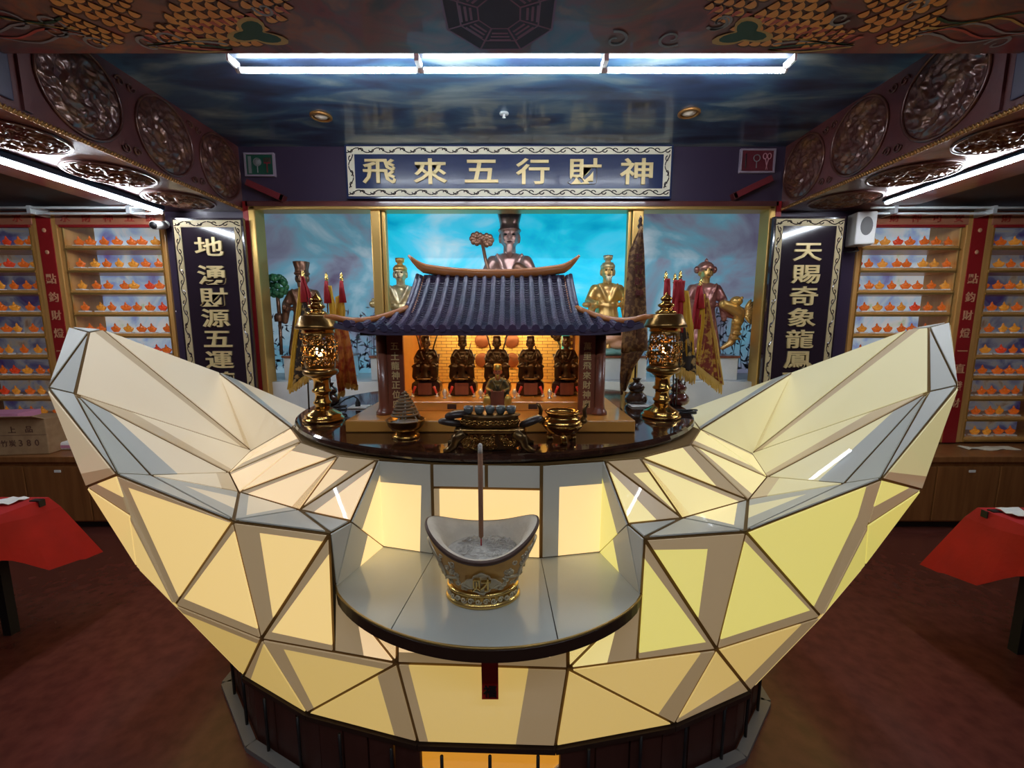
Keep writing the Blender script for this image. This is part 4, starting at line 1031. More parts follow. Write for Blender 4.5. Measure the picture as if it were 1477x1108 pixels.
def head(parent, c, r, m, m_hat, hat, beard=None, vox=None):
    """head with brow, nose, cheeks, ears, eyes, mouth, hat; c centre, r half height"""
    x, y, z = c
    h = blob('head', [('e', c, (r*.74, r*.8, r)), ('e', (x, y-r*.5, z-r*.42), (r*.5, r*.36, r*.42)), ('e', (x, y-r*.84, z-r*.12), (r*.12, r*.16, r*.26)),
                      ('e', (x, y-r*.62, z+r*.28), (r*.52, r*.2, r*.13)), ('e', (x-r*.36, y-r*.55, z-r*.2), (r*.2, r*.2, r*.18)), ('e', (x+r*.36, y-r*.55, z-r*.2), (r*.2, r*.2, r*.18)),
                      ('e', (x-r*.78, y, z-r*.12), (r*.12, r*.2, r*.4)), ('e', (x+r*.78, y, z-r*.12), (r*.12, r*.2, r*.4)), ('t', [(x, y, z-r*.6), (x, y+r*.1, z-r*1.5)], [r*.5, r*.55])],
             m, parent, r*.09, 2)
    b = MB()
    for s in (-1, 1): b.ell((x+s*r*.3, y-r*.72, z+r*.08), (r*.16, r*.09, r*.08), 0, 8, 6)
    b.obj('eyes', 'eye_black', h)
    b = MB(); b.ell((x, y-r*.82, z-r*.5), (r*.22, r*.07, r*.06), 0, 8, 6); b.obj('mouth', 'dark_throne', h)
    if beard:
        L_ = beard
        blob('beard', [('t', [(x, y-r*.6, z-r*.78), (x, y-r*.7, z-r*(.85+L_*.4)), (x, y-r*.62, z-r*(.85+L_*.8))], [r*.36, r*.26, r*.06]), ('e', (x-r*.3, y-r*.72, z-r*.52), (r*.22, r*.1, r*.1)), ('e', (x+r*.3, y-r*.72, z-r*.52), (r*.22, r*.1, r*.1))], m_hat, h, r*.09, 2)
    b = MB()
    if hat == 'tall':      # squared official crown flaring upward
        b.lathe([(r*.84, z+r*.3), (r*.86, z+r*.6), (r*.8, z+r*.66), (r*.78, z+r*1.0), (r*.98, z+r*1.85), (r*.94, z+r*1.9), (0, z+r*1.86)], 20, (x, y, 0), sy=.95)
        b.lathe([(r*.9, z+r*.42), (r*.93, z+r*.5), (r*.9, z+r*.58)], 20, (x, y, 0), sy=.95)
    elif hat == 'topknot':
        b.lathe([(r*.8, z+r*.28), (r*.84, z+r*.6), (r*.62, z+r*.95), (r*.36, z+r*1.02), (r*.32, z+r*1.2), (r*.5, z+r*1.32), (r*.56, z+r*1.75), (r*.3, z+r*1.8), (0, z+r*1.8)], 18, (x, y, 0))
    elif hat == 'bun':
        b.ell((x, y+r*.12, z+r*.35), (r*.95, r*.95, r*.8)); b.ell((x-r*.98, y+r*.1, z+r*.2), (r*.34, r*.34, r*.42)); b.ell((x+r*.98, y+r*.1, z+r*.2), (r*.34, r*.34, r*.42))
        b.lathe([(r*.2, z+r*1.05), (r*.22, z+r*1.25), (r*.05, z+r*1.45), (0, z+r*1.5)], 10, (x, y, 0))
    elif hat == 'wing':    # round cap with a front crest and side wings
        b.lathe([(r*.85, z+r*.3), (r*.88, z+r*.55), (r*.8, z+r*1.0), (r*.5, z+r*1.35), (0, z+r*1.42)], 18, (x, y, 0))
        b.ell((x, y-r*.75, z+r*.75), (r*.3, r*.14, r*.34)); b.ell((x-r*1.15, y+r*.1, z+r*.65), (r*.5, r*.08, r*.16)); b.ell((x+r*1.15, y+r*.1, z+r*.65), (r*.5, r*.08, r*.16))
    else:
        b.lathe([(r*.82, z+r*.3), (r*.86, z+r*.5), (r*.74, z+r*.85), (r*.78, z+r*1.35), (r*.6, z+r*1.5), (0, z+r*1.52)], 18, (x, y, 0))
    b.obj('hat', m_hat, h)
    return h
def hand(parent, c, d, r, m):
    """half-closed hand: palm, four curled fingers and a thumb; d = +1 / -1 side"""
    x, y, z = c; P = [('e', c, (r*.8, r*.9, r))]
    for i in range(4):
        zz = z+r*(.6-.42*i); l = (1.0, 1.15, 1.05, .85)[i]
        P.append(('t', [(x-d*r*.5, y-r*.4, zz), (x-d*r*.1, y-r*(.7+.5*l), zz), (x+d*r*.7*l, y-r*1.1, zz)], [r*.26, r*.24, r*.2]))
    P.append(('t', [(x, y-r*.1, z+r*.7), (x+d*r*.3, y-r*.7, z+r*1.2)], [r*.28, r*.22]))
    return blob('hand', P, m, parent, r*.16, 1)
def seated(name, label, loc, h, mr, mf, mh, hat, beard, item, throne=True, group=None, trims=True, wx=.74, hs=1.):
    t = thing(name, label, 'statue', loc, group); k = h
    q = lambda *a: tuple(v*k for v in a)
    z0 = 0
    if throne:
        z0 = .30
        b = MB(); prof = [(.0, .0), (.22, .0), (.22, .03), (.25, .06), (.262, .13), (.25, .2), (.2, .24), (.21, .255), (.21, .29), (.0, .29)]
        b.lathe([(r*k, z*k) for r, z in prof], 8, sx=1.0, sy=.72, smooth=False, M=Matrix.Rotation(math.pi/8, 3, 'Z')); b.obj('pedestal', 'dark_throne', t)
        b = MB(); b.bb(q(-.11, -.205, .03), q(.11, -.19, .22)); b.obj('pedestal_panel', 'shrine_wood', t)
        for s in (-1, 1):
            b = MB(); b.tube([q(s*.2, -.22, .04), q(s*.15, -.23, .17)], [.016*k, .022*k], 8); b.obj('red_candle', 'red_tag', t)
            b = MB(); b.lathe([(.03*k, 0), (.03*k, .015*k), (.012*k, .02*k), (.012*k, .05*k), (.02*k, .055*k), (0, .06*k)], 10, q(s*.2, -.225, .002)); b.obj('candle_cup', 'paper_white', t)
        # throne back and arms
        b = MB(); b.tube([q(-.15, .12, .3), q(-.16, .13, .55), q(-.19, .13, .66), q(-.1, .14, .64), q(0, .14, .68), q(.1, .14, .64), q(.19, .13, .66), q(.16, .13, .55), q(.15, .12, .3)], .02*k, 8)
        b.bb(q(-.145, .11, .3), q(.145, .135, .63)); b.obj('throne_back', 'dark_throne', t)
        for s in (-1, 1):
            b = MB(); b.tube([q(s*.16, .1, .5), q(s*.18, -.05, .5), q(s*.19, -.13, .5), q(s*.21, -.14, .47)], .018*k, 8); b.tube([q(s*.18, -.05, .3), q(s*.18, -.05, .5)], .016*k, 8); b.obj('throne_arm', 'dark_throne', t)
    g = lambda x, y, z: (x*k*wx, y*k, (z0+z*(1-z0))*k)
    R3 = lambda a, b_, c_: (a*k*wx*.9, b_*k*.8, c_*k*(1-z0))
    robe = [('e', g(0, .03, .42), R3(.19, .14, .22)), ('e', g(0, .03, .56), R3(.19, .12, .12)), ('e', g(0, -.02, .2), R3(.25, .2, .16))]
    for s in (-1, 1):
        robe += [('t', [g(s*.1, 0, .24), g(s*.19, -.15, .25)], [.068*k, .066*k]), ('t', [g(s*.19, -.15, .25), g(s*.2, -.17, .04)], [.06*k, .064*k]),
                 ('t', [g(s*.15, .02, .59), g(s*.23, -.02, .43), g(s*.13, -.15, .38)], [.05*k, .046*k, .04*k]), ('t', [g(s*.21, -.06, .4), g(s*.2, -.1, .27)], [.044*k, .04*k]),
                 ('e', g(s*.12, -.2, .02), R3(.07, .09, .03)),
                 ('t', [g(s*.1, -.12, .6), g(s*.03, -.15, .44)], [.018*k, .018*k])]
    robe += [('t', [g(0, -.16, .27), g(0, -.19, .12), g(0, -.2, .03)], [.07*k, .06*k, .07*k]), ('t', [g(-.16, -.06, .36), g(0, -.14, .34), g(.16, -.06, .36)], [.02*k, .024*k, .02*k])]
    rb = blob('robe', robe, mr, t, .012*k*1.15)
    head(t, g(0, -.02, .79), .085*k*hs, mf, mh, hat, beard)
    hand(t, g(-.12, -.19, .4), 1, .03*k, mf); hand(t, g(.12, -.19, .4), -1, .03*k, mf)
    if trims:
        b = MB()
        for s in (-1, 1): b.tube([g(s*.07, -.24, .03), g(s*.18, -.24, .03)], .008*k, 6)
        b.tube([g(-.15, -.27, -.005), g(.15, -.27, -.005)], .008*k, 6)
        b.obj('trim', 'bright_trim', rb)
    if item == 'sword':
        b = MB(); b.tube([g(.13, -.2, .3), g(.2, -.12, .82)], [.012*k, .006*k], 6); b.bb(q(.13, -.2, .53), q(.19, -.18, .545)); b.obj('sword', mh, t)
    elif item == 'staff':
        b = MB(); b.tube([g(.17, -.2, .1), g(.1, -.18, .75)], .01*k, 6); b.obj('staff', mh, t)
    elif item == 'ribbons':
        for s in (-1, 1):
            b = MB(); b.tube([g(s*.13, .02, .6), g(s*.19, .06, .85), g(s*.24, .08, 1.0)], [.014*k, .012*k, .008*k], 6); b.obj('pennant', mh, t)
    elif item == 'lotus':
        b = MB(); rl_ = random.Random(3)
        for cx_, cz_ in ((-.24, .92), (-.17, .99), (-.3, .98), (-.24, 1.03), (-.19, .9)):
            for j in range(7):
                a = 2*math.pi*j/7; b.ell(g(cx_+.035*math.cos(a), -.06, cz_+.035*math.sin(a)), (.022*k, .014*k, .02*k), 0, 8, 5)
        b.tube([g(-.13, -.2, .38), g(-.17, -.1, .75), g(-.22, -.06, .92)], .009*k, 6); b.tube([g(-.13, -.19, .4), g(-.14, -.1, .75), g(-.19, -.06, .92)], .008*k, 6)
        b.obj('lotus_spray', mh, t)
    return t
gz = TZ+.099; GY = 2.15
spec = [(617, 'crown', 'ribbons', 'dark bronze seated deity with two upright pennants, leftmost in the shrine', 1), (669, 'tall', 'sword', 'dark bronze seated deity with tall crown and sword, second from left in the shrine', None),
        (718, 'crown', 'ribbons', 'dark bronze seated deity with pennants in the middle of the shrine back row', None), (766, 'crown', 'staff', 'dark bronze seated deity in a round cap with staff, second from right in the shrine', .8),
        (817, 'crown', 'lotus', 'dark bronze seated deity holding a lotus spray, rightmost in the shrine', None)]
for u, hat, item, lab, bd in spec:
    x = at(u, 540, GY).x
    seated('seated_deity', lab, (x-.004, GY, gz), .306, 'dark_bronze', 'dark_face', 'dark_bronze', hat, bd, item, group='deities in the shrine')
# painted deity in front of them on a small stand
x = at(718, 570, 1.9).x
fd = seated('painted_deity', 'red-faced painted deity in green and gold robe sitting before the shrine deities', (x, 1.905, TZ+.053+.022), .215, 'deity_green', 'deity_face', 'deity_gold', 'crown', 1.0, None, throne=False, wx=1.0, hs=1.25)
b = MB(); b.bb((-.075, -.062, -.022), (.075, .062, .0)); bevel(b.obj('stand', 'dark_throne', fd), .006)
b = MB(); b.prism([(-.03, -.055, .008), (.03, -.055, .008), (.03, -.05, .085), (-.03, -.05, .085)], (0, .012, 0)); b.obj('apron', 'shrine_wood', fd)
for s in (-1, 1):
    b = MB(); b.ell((s*.047, -.05, .04), (.018, .014, .032)); b.obj('leg_guard', 'deity_gold', fd)
# little glass lamps between the seated deities
for i, u in enumerate((643, 694, 742, 792)):
    p = at(u, 570, 2.06); b = MB()
    b.lathe([(.0, 0), (.011, 0), (.011, .004), (.004, .009), (.011, .02), (.013, .03), (.008, .042), (.0, .05)], 12); o = b.obj('glass_lamp', 'glass_clear'); o.location = (p.x, 2.03, gz)
    tag(o, f'tiny clear glass lamp between shrine deities, {ORD[i]} from left', 'lamp', 'tiny glass lamps in the shrine')
# ------------------------------------------------------------------ statues on the stage
def standing(label, u, vtop, Y, base_z, mr, mf, mh, hat, beard, extra, hw=1.0, turn=0):
    zt = at(u, vtop, Y).z; h = zt-base_z; x = at(u, vtop+30, Y).x
    t = thing('deity_statue', label, 'statue', (x, Y, base_z), rz=turn); k = h
    g = lambda a, b_, c: (a*k*hw, b_*k, c*k)
    hr = .088*k
    robe = [('t', [g(0, 0, .1), g(0, 0, .3), g(0, 0, .5)], [.15*k, .125*k, .105*k]), ('e', g(0, 0, .03), (.19*k, .15*k, .05*k)), ('e', g(0, 0, .58), (.125*k*hw, .09*k, .14*k)), ('e', g(0, 0, .655), (.15*k*hw, .08*k, .075*k)),
            ('t', [g(-.11, -.06, .5), g(0, -.1, .485), g(.11, -.06, .5)], [.018*k]*3)]
    for j in range(7):
        a = math.pi*(.1+.8*j/6); robe.append(('t', [g(.1*math.cos(a), -.1*math.sin(a), .46), g(.175*math.cos(a), -.15*math.sin(a), .02)], [.014*k, .024*k]))
    for s in (-1, 1):
        robe += [('t', [g(s*.125, 0, .66), g(s*.185, -.03, .54), g(s*.13, -.14, .5)], [.05*k, .046*k, .04*k]), ('t', [g(s*.16, -.08, .51), g(s*.17, -.1, .36)], [.045*k, .03*k]), ('t', [g(s*.09, -.07, .7), g(s*.02, -.1, .54)], [.016*k, .014*k])]
    blob('robe', robe, mr, t, .0125*k)
    head(t, g(0, -.01, .832), hr, mf, mh, hat, beard)
    hand(t, g(-.12, -.18, .51), 1, .026*k, mf); hand(t, g(.12, -.18, .51), -1, .026*k, mf)
    extra(t, g, k); return t
def ex_center(t, g, k):
    b = MB()
    for cx_, cz_ in ((-.235, .80), (-.165, .79)):
        for ring_, n, rr in ((.035, 8, .02), (.018, 6, .016)):
            for j in range(n):
                a = 2*math.pi*j/n; b.ell(g(cx_+ring_*math.cos(a), -.12, cz_+ring_*.8*math.sin(a)), (rr*k, .012*k, rr*1.1*k), 0, 8, 5)
    b.tube([g(-.12, -.2, .48), g(-.17, -.16, .65), g(-.2, -.12, .79)], .012*k, 8); b.obj('lotus_stem', 'brown_bronze', t)
    blob('flowing_sleeve', [('t', [g(.12, -.17, .55), g(.19, -.15, .5), g(.26, -.12, .5), g(.28, -.12, .545), g(.25, -.12, .565)], [.035*k, .03*k, .028*k, .026*k, .018*k])], 'brown_bronze', t, .01*k)
    blob('raised_sleeve', [('t', [g(.06, -.17, .6), g(.1, -.17, .57), g(.15, -.12, .52)], [.04*k, .045*k, .03*k])], 'brown_bronze', t, .01*k)
def ex_gold_l(t, g, k):
    b = MB(); b.ell(g(-.26, -.1, .52), (.045*k, .04*k, .04*k)); b.ell(g(-.26, -.1, .565), (.02*k, .02*k, .016*k)); b.obj('held_fruit', 'pale_gold', t)
def ex_gold_r(t, g, k):
    b = MB(); b.ell(g(-.22, -.1, .5), (.045*k, .04*k, .03*k)); b.obj('held_ingot', 'amber_gold', t)
    b = MB(); b.tube([g(.2, -.08, .1), g(.2, -.1, .45), g(.17, -.1, .6), g(.24, -.1, .67)], [.03*k, .045*k, .035*k, .02*k], 8); b.ell(g(.22, -.1, .66), (.06*k, .05*k, .03*k)); b.obj('jade_vase', 'jade', t)
    blob('rock_base', [('e', g(s*.13, -.1, z), (.14*k, .1*k, .05*k)) for s, z in ((-1, .12), (1, .1), (0, .16), (.8, .2), (-.7, .22))], 'coral', t, .015*k, 1)
    blob('wave_base', [('e', g(s*.14, -.1, .03), (.13*k, .12*k, .05*k)) for s in (-1.2, 0, 1.2)], 'sea_jade', t, .015*k, 1)
def ex_left(t, g, k):
    b = MB(); rr = random.Random(5)
    for j in range(46):
        a, e = rr.uniform(0, 6.28), rr.uniform(-1, 1); q = math.sqrt(1-e*e)
        b.ell(g(-.27+.105*q*math.cos(a), -.05+.06*q*math.sin(a), .74+.105*e), (.036*k, .03*k, .034*k), 0, 8, 5)
    b.obj('jade_cabbage', 'jade', t)
    b = MB(); b.tube([g(-.26, -.06, .0), g(-.25, -.06, .36)], .018*k, 8); b.lathe([(.05*k, 0), (.055*k, .06*k), (.035*k, .09*k)], 12, g(-.25, -.06, .36)); b.tube([g(-.25, -.06, .42), g(-.26, -.05, .66)], .02*k, 8); b.obj('staff', 'brown_bronze', t)
def ex_right(t, g, k):
    blob('carp', [('t', [g(.12, -.17, .5), g(.22, -.15, .47), g(.3, -.13, .42), g(.33, -.1, .34)], [.045*k, .06*k, .06*k, .04*k]), ('t', [g(.3, -.1, .34), g(.29, -.1, .22), g(.25, -.1, .12), g(.17, -.1, .07)], [.05*k, .045*k, .036*k, .02*k])]+[('t', [g(.24+.0, -.15, .32-.05*j), g(.33, -.14, .31-.05*j)], [.012*k, .012*k]) for j in range(4)], 'amber_gold', t, .011*k, 2)
    b = MB()
    for j in range(9):
        a = -.9+j*.25; b.ell(g(.33+.06*math.cos(a), -.18, .42+.085*math.sin(a)), (.06*k, .024*k, .018*k), 0, 8, 5, Matrix.Rotation(-a, 3, 'Y'))
    b.obj('fan_fin', 'amber_gold', t)
    b = MB(); b.ell(g(.25, -.16, .53), (.06*k, .05*k, .05*k)); b.ell(g(.28, -.2, .56), (.015*k, .015*k, .015*k)); b.obj('carp_head', 'amber_gold', t)
    blob('sash', [('t', [g(.14, -.12, .5), g(.2, -.1, .4), g(.34, -.08, .36)], [.04*k, .03*k, .02*k])], 'red_bronze', t, .012*k)
SZ = 1.425
ped = [(-2.1, -1.56, 'white stone plinth under the statue with the green cabbage'), (-1.3, -.82, 'white stone plinth under the pale gold statue'), (-.34, .28, 'white stone plinth under the tall central statue'),
       (.72, 1.24, 'white stone plinth under the amber gold statue'), (1.4, 2.08, 'white stone plinth under the red-robed statue with the carp')]
for x0, x1, lab in ped:
    t = thing('plinth', lab, 'plinth', ((x0+x1)/2, 4.08, 1.2)); hw_ = (x1-x0)/2
    b = MB(); b.bb((-hw_, -.2, 0.001), (hw_, .2, SZ-1.2-.018)); bevel(b.obj('block', 'marble_white', t), .004)
    b = MB(); b.bb((-hw_-.012, -.212, SZ-1.2-.018), (hw_+.012, .212, SZ-1.2)); b.obj('cap_slab', 'shrine_wood', t)
standing('tall rose-silver statue in a high crown holding a lotus against the turquoise sky', 735, 307, 4.08, SZ, 'rosy_bronze', 'rosy_bronze', 'rosy_bronze', 'tall', 1.3, ex_center, .95)
standing('pale gold statue with a topknot left of the shrine roof', 578, 371, 4.08, SZ, 'pale_gold', 'pale_gold', 'amber_gold', 'topknot', None, ex_gold_l)
standing('amber gold bearded statue with green vase right of the shrine roof', 876, 367, 4.08, SZ, 'amber_gold', 'amber_gold', 'pale_gold', 'topknot', .8, ex_gold_r)
standing('brown bronze statue beside a big green cabbage in the left bay', 437, 378, 4.08, SZ, 'brown_bronze', 'brown_bronze', 'brown_bronze', 'tall', .9, ex_left)
standing('red-bronze lady statue with hair buns holding a golden carp in the right bay', 1017, 367, 4.08, SZ, 'red_bronze', 'amber_gold', 'red_bronze', 'bun', None, ex_right)
# ================================================================== THINGS ON THE ALTAR TOP
mat('brass', (.58, .33, .09), .2, metal=1.0, var=(14, (.45, .24, .06), .4, .7))
mat('old_brass', (.3, .17, .05), .28, metal=.95, var=(16, (.18, .1, .035), .4, .7))
mat('dark_brass', (.16, .1, .045), .3, metal=.9, var=(40, (.35, .2, .06), .5, .7))
mat('ash', (.5, .47, .43), .95, var=(30, (.68, .65, .6), .4, .6), bump=(120, .6))
mat('bulb', (1, .8, .5), .3, emit=(1, .6, .25), es=40); mat('bulb_dim', (1, .8, .5), .3, emit=(1, .5, .18), es=12)
mat('dark_cup', (.1, .11, .11), .25, coat=.4); mat('tea', (.3, .3, .28), .1); mat('moon_block', (.03, .016, .012), .4, coat=.15)
mat('gourd_dark', (.045, .02, .014), .25, coat=.5); mat('gourd_red', (.1, .02, .015), .25, coat=.5)
mat('coil_ash', (.25, .17, .1), .8)
def lantern(label, x, y, h, seed, bm='bulb'):
    t = thing('temple_lamp', label, 'lamp', (x, y, TZ), 'brass temple lamps'); k = h/.60
    L = lambda pr: [(r*k, z*k) for r, z in pr]
    b = MB(); b.lathe(L([(0, 0), (.092, 0), (.095, .008), (.09, .016), (.082, .02), (.084, .028), (.074, .036), (.05, .05), (.036, .062)]), 36); b.obj('foot', 'brass', t)
    b = MB(); b.lathe(L([(.036, .062), (.033, .075), (.04, .082), (.042, .09), (.034, .098), (.03, .12), (.034, .135), (.044, .14), (.044, .148), (.036, .155), (.034, .19), (.042, .205), (.056, .215)]), 32); b.obj('stem', 'brass', t)
    b = MB(); b.lathe(L([(.056, .215), (.074, .222), (.08, .232), (.076, .244), (.06, .25), (.0, .25)]), 32); b.obj('dish', 'old_brass', t)
    # pierced drum
    rnd = random.Random(seed); N, K = 56, 22; b = MB(); vs = []
    for j in range(K+1):
        f = j/K; z = .252+.165*f; r = .063+.012*math.sin(math.pi*(f*.9+.05))
        for i in range(N):
            a = 2*math.pi*i/N; vs.append((r*k*math.cos(a), r*k*math.sin(a), z*k))
    fs = []
    for j in range(K):
        for i in range(N):
            a = 2*math.pi*i/N; v = noise.noise(Vector((math.cos(a)*4.2, math.sin(a)*4.2, j*.46))+Vector((seed*3, 0, 0)))
            band = j in (0, 1, 7, 14, K-1, K-2)
            if band or abs(v) < .15 or v < -.42: fs.append((j*N+i, j*N+(i+1) % N, (j+1)*N+(i+1) % N, (j+1)*N+i))
    b.add(vs, fs, 0, True); o = b.obj('pierced_drum', 'old_brass', t); o.modifiers.new('thick', 'SOLIDIFY').thickness = .005
    b = MB()
    for j in range(34):
        a = rnd.uniform(0, 6.28); z = rnd.uniform(.27, .4); r = .079
        c = Vector((r*math.cos(a), r*math.sin(a), z)); tx = Vector((-math.sin(a), math.cos(a), 0))
        P = [(c+tx*q[0]+Vector((0, 0, q[1])))*k for q in scroll_pts((0, 0), rnd.uniform(.012, .019), 1.2, rnd.choice((-1, 1)), rnd.uniform(0, 6), 12)]
        b.tube(P, .0028*k, 5)
    tag(b.obj('scroll_ornament', 'brass', t), kind='stuff')
    b = MB(); b.ell((0, 0, .33*k), (.016*k, .016*k, .024*k)); b.obj('bulb', bm, t)
    b = MB(); b.lathe(L([(.066, .414), (.074, .418), (.07, .428), (.075, .433), (.06, .44)]), 32); b.obj('collar', 'brass', t)
    b = MB(); b.lathe(L([(.096, .434), (.1, .438), (.094, .45), (.076, .492), (.07, .497), (.0, .5)]), 36); b.obj('shade', 'old_brass', t)
    b = MB(); b.lathe(L([(.045, .497), (.05, .505), (.04, .513), (.03, .518), (.026, .526), (.038, .535), (.038, .542), (.022, .55), (.02, .558), (.028, .566), (.024, .575), (.008, .588), (.0, .602)]), 28); b.obj('finial', 'brass', t)
    return t
p = atz(467, 606, TZ); lantern('tall pierced brass temple lamp with glowing bulb at the left of the altar top', p.x, p.y, .60, 2)
p = atz(953, 601, TZ); lantern('tall pierced brass temple lamp at the right of the altar top', p.x, p.y, .61, 5, 'bulb_dim')
# ---------------- incense coil in a bowl
p = atz(586, 630, TZ); t = thing('incense_coil_bowl', 'brass bowl with a rising cone of coil incense', 'incense burner', p)
b = MB(); b.lathe([(0, 0), (.056, 0), (.058, .006), (.05, .014), (.04, .02), (.034, .028)], 30); b.obj('foot', 'brass', t)
b = MB(); b.lathe([(.034, .028), (.055, .034), (.07, .05), (.077, .07), (.08, .074), (.074, .074), (.066, .056), (.04, .042), (0, .04)], 34); b.obj('bowl', 'old_brass', t)
b = MB(); b.lathe([(.066, .06), (.03, .066), (0, .068)], 24); b.obj('ash_bed', 'ash', t)
b = MB(); P = []
for i in range(220):
    f = i/219; a = f*2*math.pi*8; r = .052*(1-f)**.8+.004; P.append((r*math.cos(a), r*math.sin(a), .085+.10*f))
b.tube(P, .0046, 6); b.obj('coil', 'coil_ash', t)
b = MB(); b.tube([(0, 0, .06), (0, 0, .19)], .003, 6)
for a in (0, 2.1, 4.2): b.tube([(.05*math.cos(a), .05*math.sin(a), .062), (.03*math.cos(a), .03*math.sin(a), .10)], .0025, 5)
b.obj('coil_support', 'white_rail', t)
# ---------------- carved dragon stand with cups and moon blocks
p = atz(706, 652, TZ); p.y += .05; t = thing('carved_stand', 'dark carved brass stand with flaring feet at the front of the altar top', 'stand', p)
b = MB()
b.prism([(x*.9, -.045, z) for x, z in ((-.125, .02), (-.105, .012), (-.06, .004), (0, .0), (.06, .004), (.105, .012), (.125, .02), (.11, .07), (-.11, .07))], (0, .09, 0)); o = b.obj('apron', 'dark_brass', t); bevel(o, .006)
for s in (-1, 1):
    for y in (-.055, .055):
        b = MB(); b.tube([(s*.09, y, .075), (s*.12, y, .05), (s*.125, y, .025), (s*.145, y, .008), (s*.165, y, .006)], [.02, .019, .015, .012, .006], 8); b.obj('foot', 'dark_brass', t)
b = MB(); b.bb((-.125, -.062, .07), (.125, .062, .085)); bevel(b.obj('top_slab', 'old_brass', t), .004)
b = MB(); b.lathe([(.105, .085), (.11, .095), (.104, .12), (.112, .126), (.112, .13), (.0, .13)], 28, sx=1, sy=.5); b.obj('tray', 'dark_brass', t)
b = MB(); rr = random.Random(9)
for j in range(46):
    x = rr.uniform(-.1, .1); z = rr.uniform(.015, .062); P = [(x+q[0], -.047, z+q[1]) for q in scroll_pts((0, 0), rr.uniform(.009, .016), 1.2, rr.choice((-1, 1)), rr.uniform(0, 6), 10)]
    b.tube(P, .0026, 5)
for j in range(22):
    x = -.1+.2*j/21; P = [(x+q[0], -.052*math.sqrt(max(.05, 1-(x/.112)**2))-.004, .107+q[1]) for q in scroll_pts((0, 0), .009, 1.1, 1 if j % 2 else -1, 0, 10)]
    b.tube(P, .0024, 5)
tag(b.obj('relief_carving', 'brass', t), kind='stuff')
sp_ = p.copy()
for i in range(5):
    b = MB(); b.lathe([(0, 0), (.012, 0), (.0165, .01), (.0185, .028), (.0165, .028), (.014, .022), (0, .022)], 18); c_ = thing('tea_cup', f'small dark offering cup on the carved stand, {ORD[i]} from left', 'cup', (sp_.x-.078+.039*i, sp_.y-.005, TZ+.131), 'offering cups')
    b.obj('cup', 'dark_cup', c_)
    b = MB(); b.lathe([(0, .0225), (.014, .0232), (0, .024)], 16); b.obj('tea', 'tea', c_)
for i, (dx, dz, ry, lab) in enumerate(((-.145, .095, .2, 'black crescent moon block leaning left of the cups'), (-.12, .125, -.1, 'black crescent moon block lying on top of the other left one'), (.15, .10, -.35, 'black crescent moon block right of the cups'))):
    b = MB(); n = 14; vs = []
    for j in range(n+1):
        a = math.pi*j/n; w_ = .021*math.sin(a)**.8+.0005; c = Vector((-.046*math.cos(a), -.014*math.sin(a), 0))
        for m_ in range(8):
            e = 2*math.pi*m_/8; vs.append((c.x, c.y+w_*math.cos(e), max(-.006, w_*1.0*math.sin(e))))
    b.add(vs, [(8*j+m_, 8*j+(m_+1) % 8, 8*j+8+(m_+1) % 8, 8*j+8+m_) for j in range(n) for m_ in range(8)], 0, True)
    o = b.obj('moon_block', 'moon_block'); o.location = (sp_.x+dx, sp_.y+.0, TZ+dz); o.rotation_euler = (0, ry, .2); tag(o, lab, 'moon block', 'divination moon blocks')
# ---------------- round brass censer with two ears
p = atz(812, 640, TZ); p.y += .03; t = thing('brass_censer', 'round brass censer with two upswept handles on three feet', 'incense burner', p)
b = MB(); b.lathe([(0, .032), (.03, .03), (.06, .042), (.078, .066), (.08, .08), (.07, .095), (.058, .1), (.06, .108), (.068, .118), (.07, .122), (.06, .122), (.052, .108), (.06, .09), (.05, .06), (0, .055)], 36); b.obj('body', 'brass', t)
b = MB(); b.lathe([(.06, .095), (.03, .1), (0, .101)], 24); b.obj('ash_fill', 'ash', t)
b = MB()
b.lathe([(.0795, .07), (.083, .073), (.0795, .076)], 36); b.obj('belly_band', 'brass', t)
for s in (-1, 1):
    b = MB(); b.tube([(s*.072, 0, .085), (s*.088, 0, .1), (s*.084, 0, .125), (s*.092, 0, .145), (s*.102, 0, .152)], [.008, .009, .008, .007, .003], 8); b.obj('handle', 'dark_brass', t)
    b = MB(); b.ell((s*.085, -.01, .085), (.011, .011, .011)); b.obj('handle_knob', 'dark_brass', t)
for j in range(3):
    a = -math.pi/2+2*math.pi*j/3; b = MB(); b.tube([(.045*math.cos(a), .045*math.sin(a), .045), (.056*math.cos(a), .056*math.sin(a), .02), (.05*math.cos(a), .05*math.sin(a), .0)], [.016, .012, .015], 8); b.obj('foot', 'brass', t)
# ---------------- big ingot-shaped incense burner in the niche
mat('burner_gold', (.62, .34, .08), .38, metal=.35, var=(18, (.5, .26, .055), .4, .7)); mat('burner_silver', (.6, .52, .36), .35, metal=.45); mat('burner_rim', (.1, .055, .04), .5, metal=.2)
mat('burner_ash', (.62, .55, .45), .9, var=(16, (.7, .63, .52), .4, .6), bump=(60, .5)); mat('incense_brown', (.25, .115, .06), .8); mat('incense_red', (.3, .02, .015), .6)
p = atz(697, 856, .832); t = thing('ingot_censer', 'gold ingot-shaped incense burner full of ash on the niche shelf', 'incense burner', (p.x, p.y, .833)); t.rotation_euler.z = .03; t.scale = (1.09, 1.09, 1.07)
k = .262/2/1.0
b = MB(); b.lathe([(0, 0), (.108, 0), (.111, .006), (.108, .012), (.103, .014), (.101, .034), (.106, .037), (.106, .043), (.096, .046), (.0, .046)], 48, sx=1, sy=.72); b.obj('foot_ring', 'gilt', t)
o_, rr = MB(), random.Random(2)
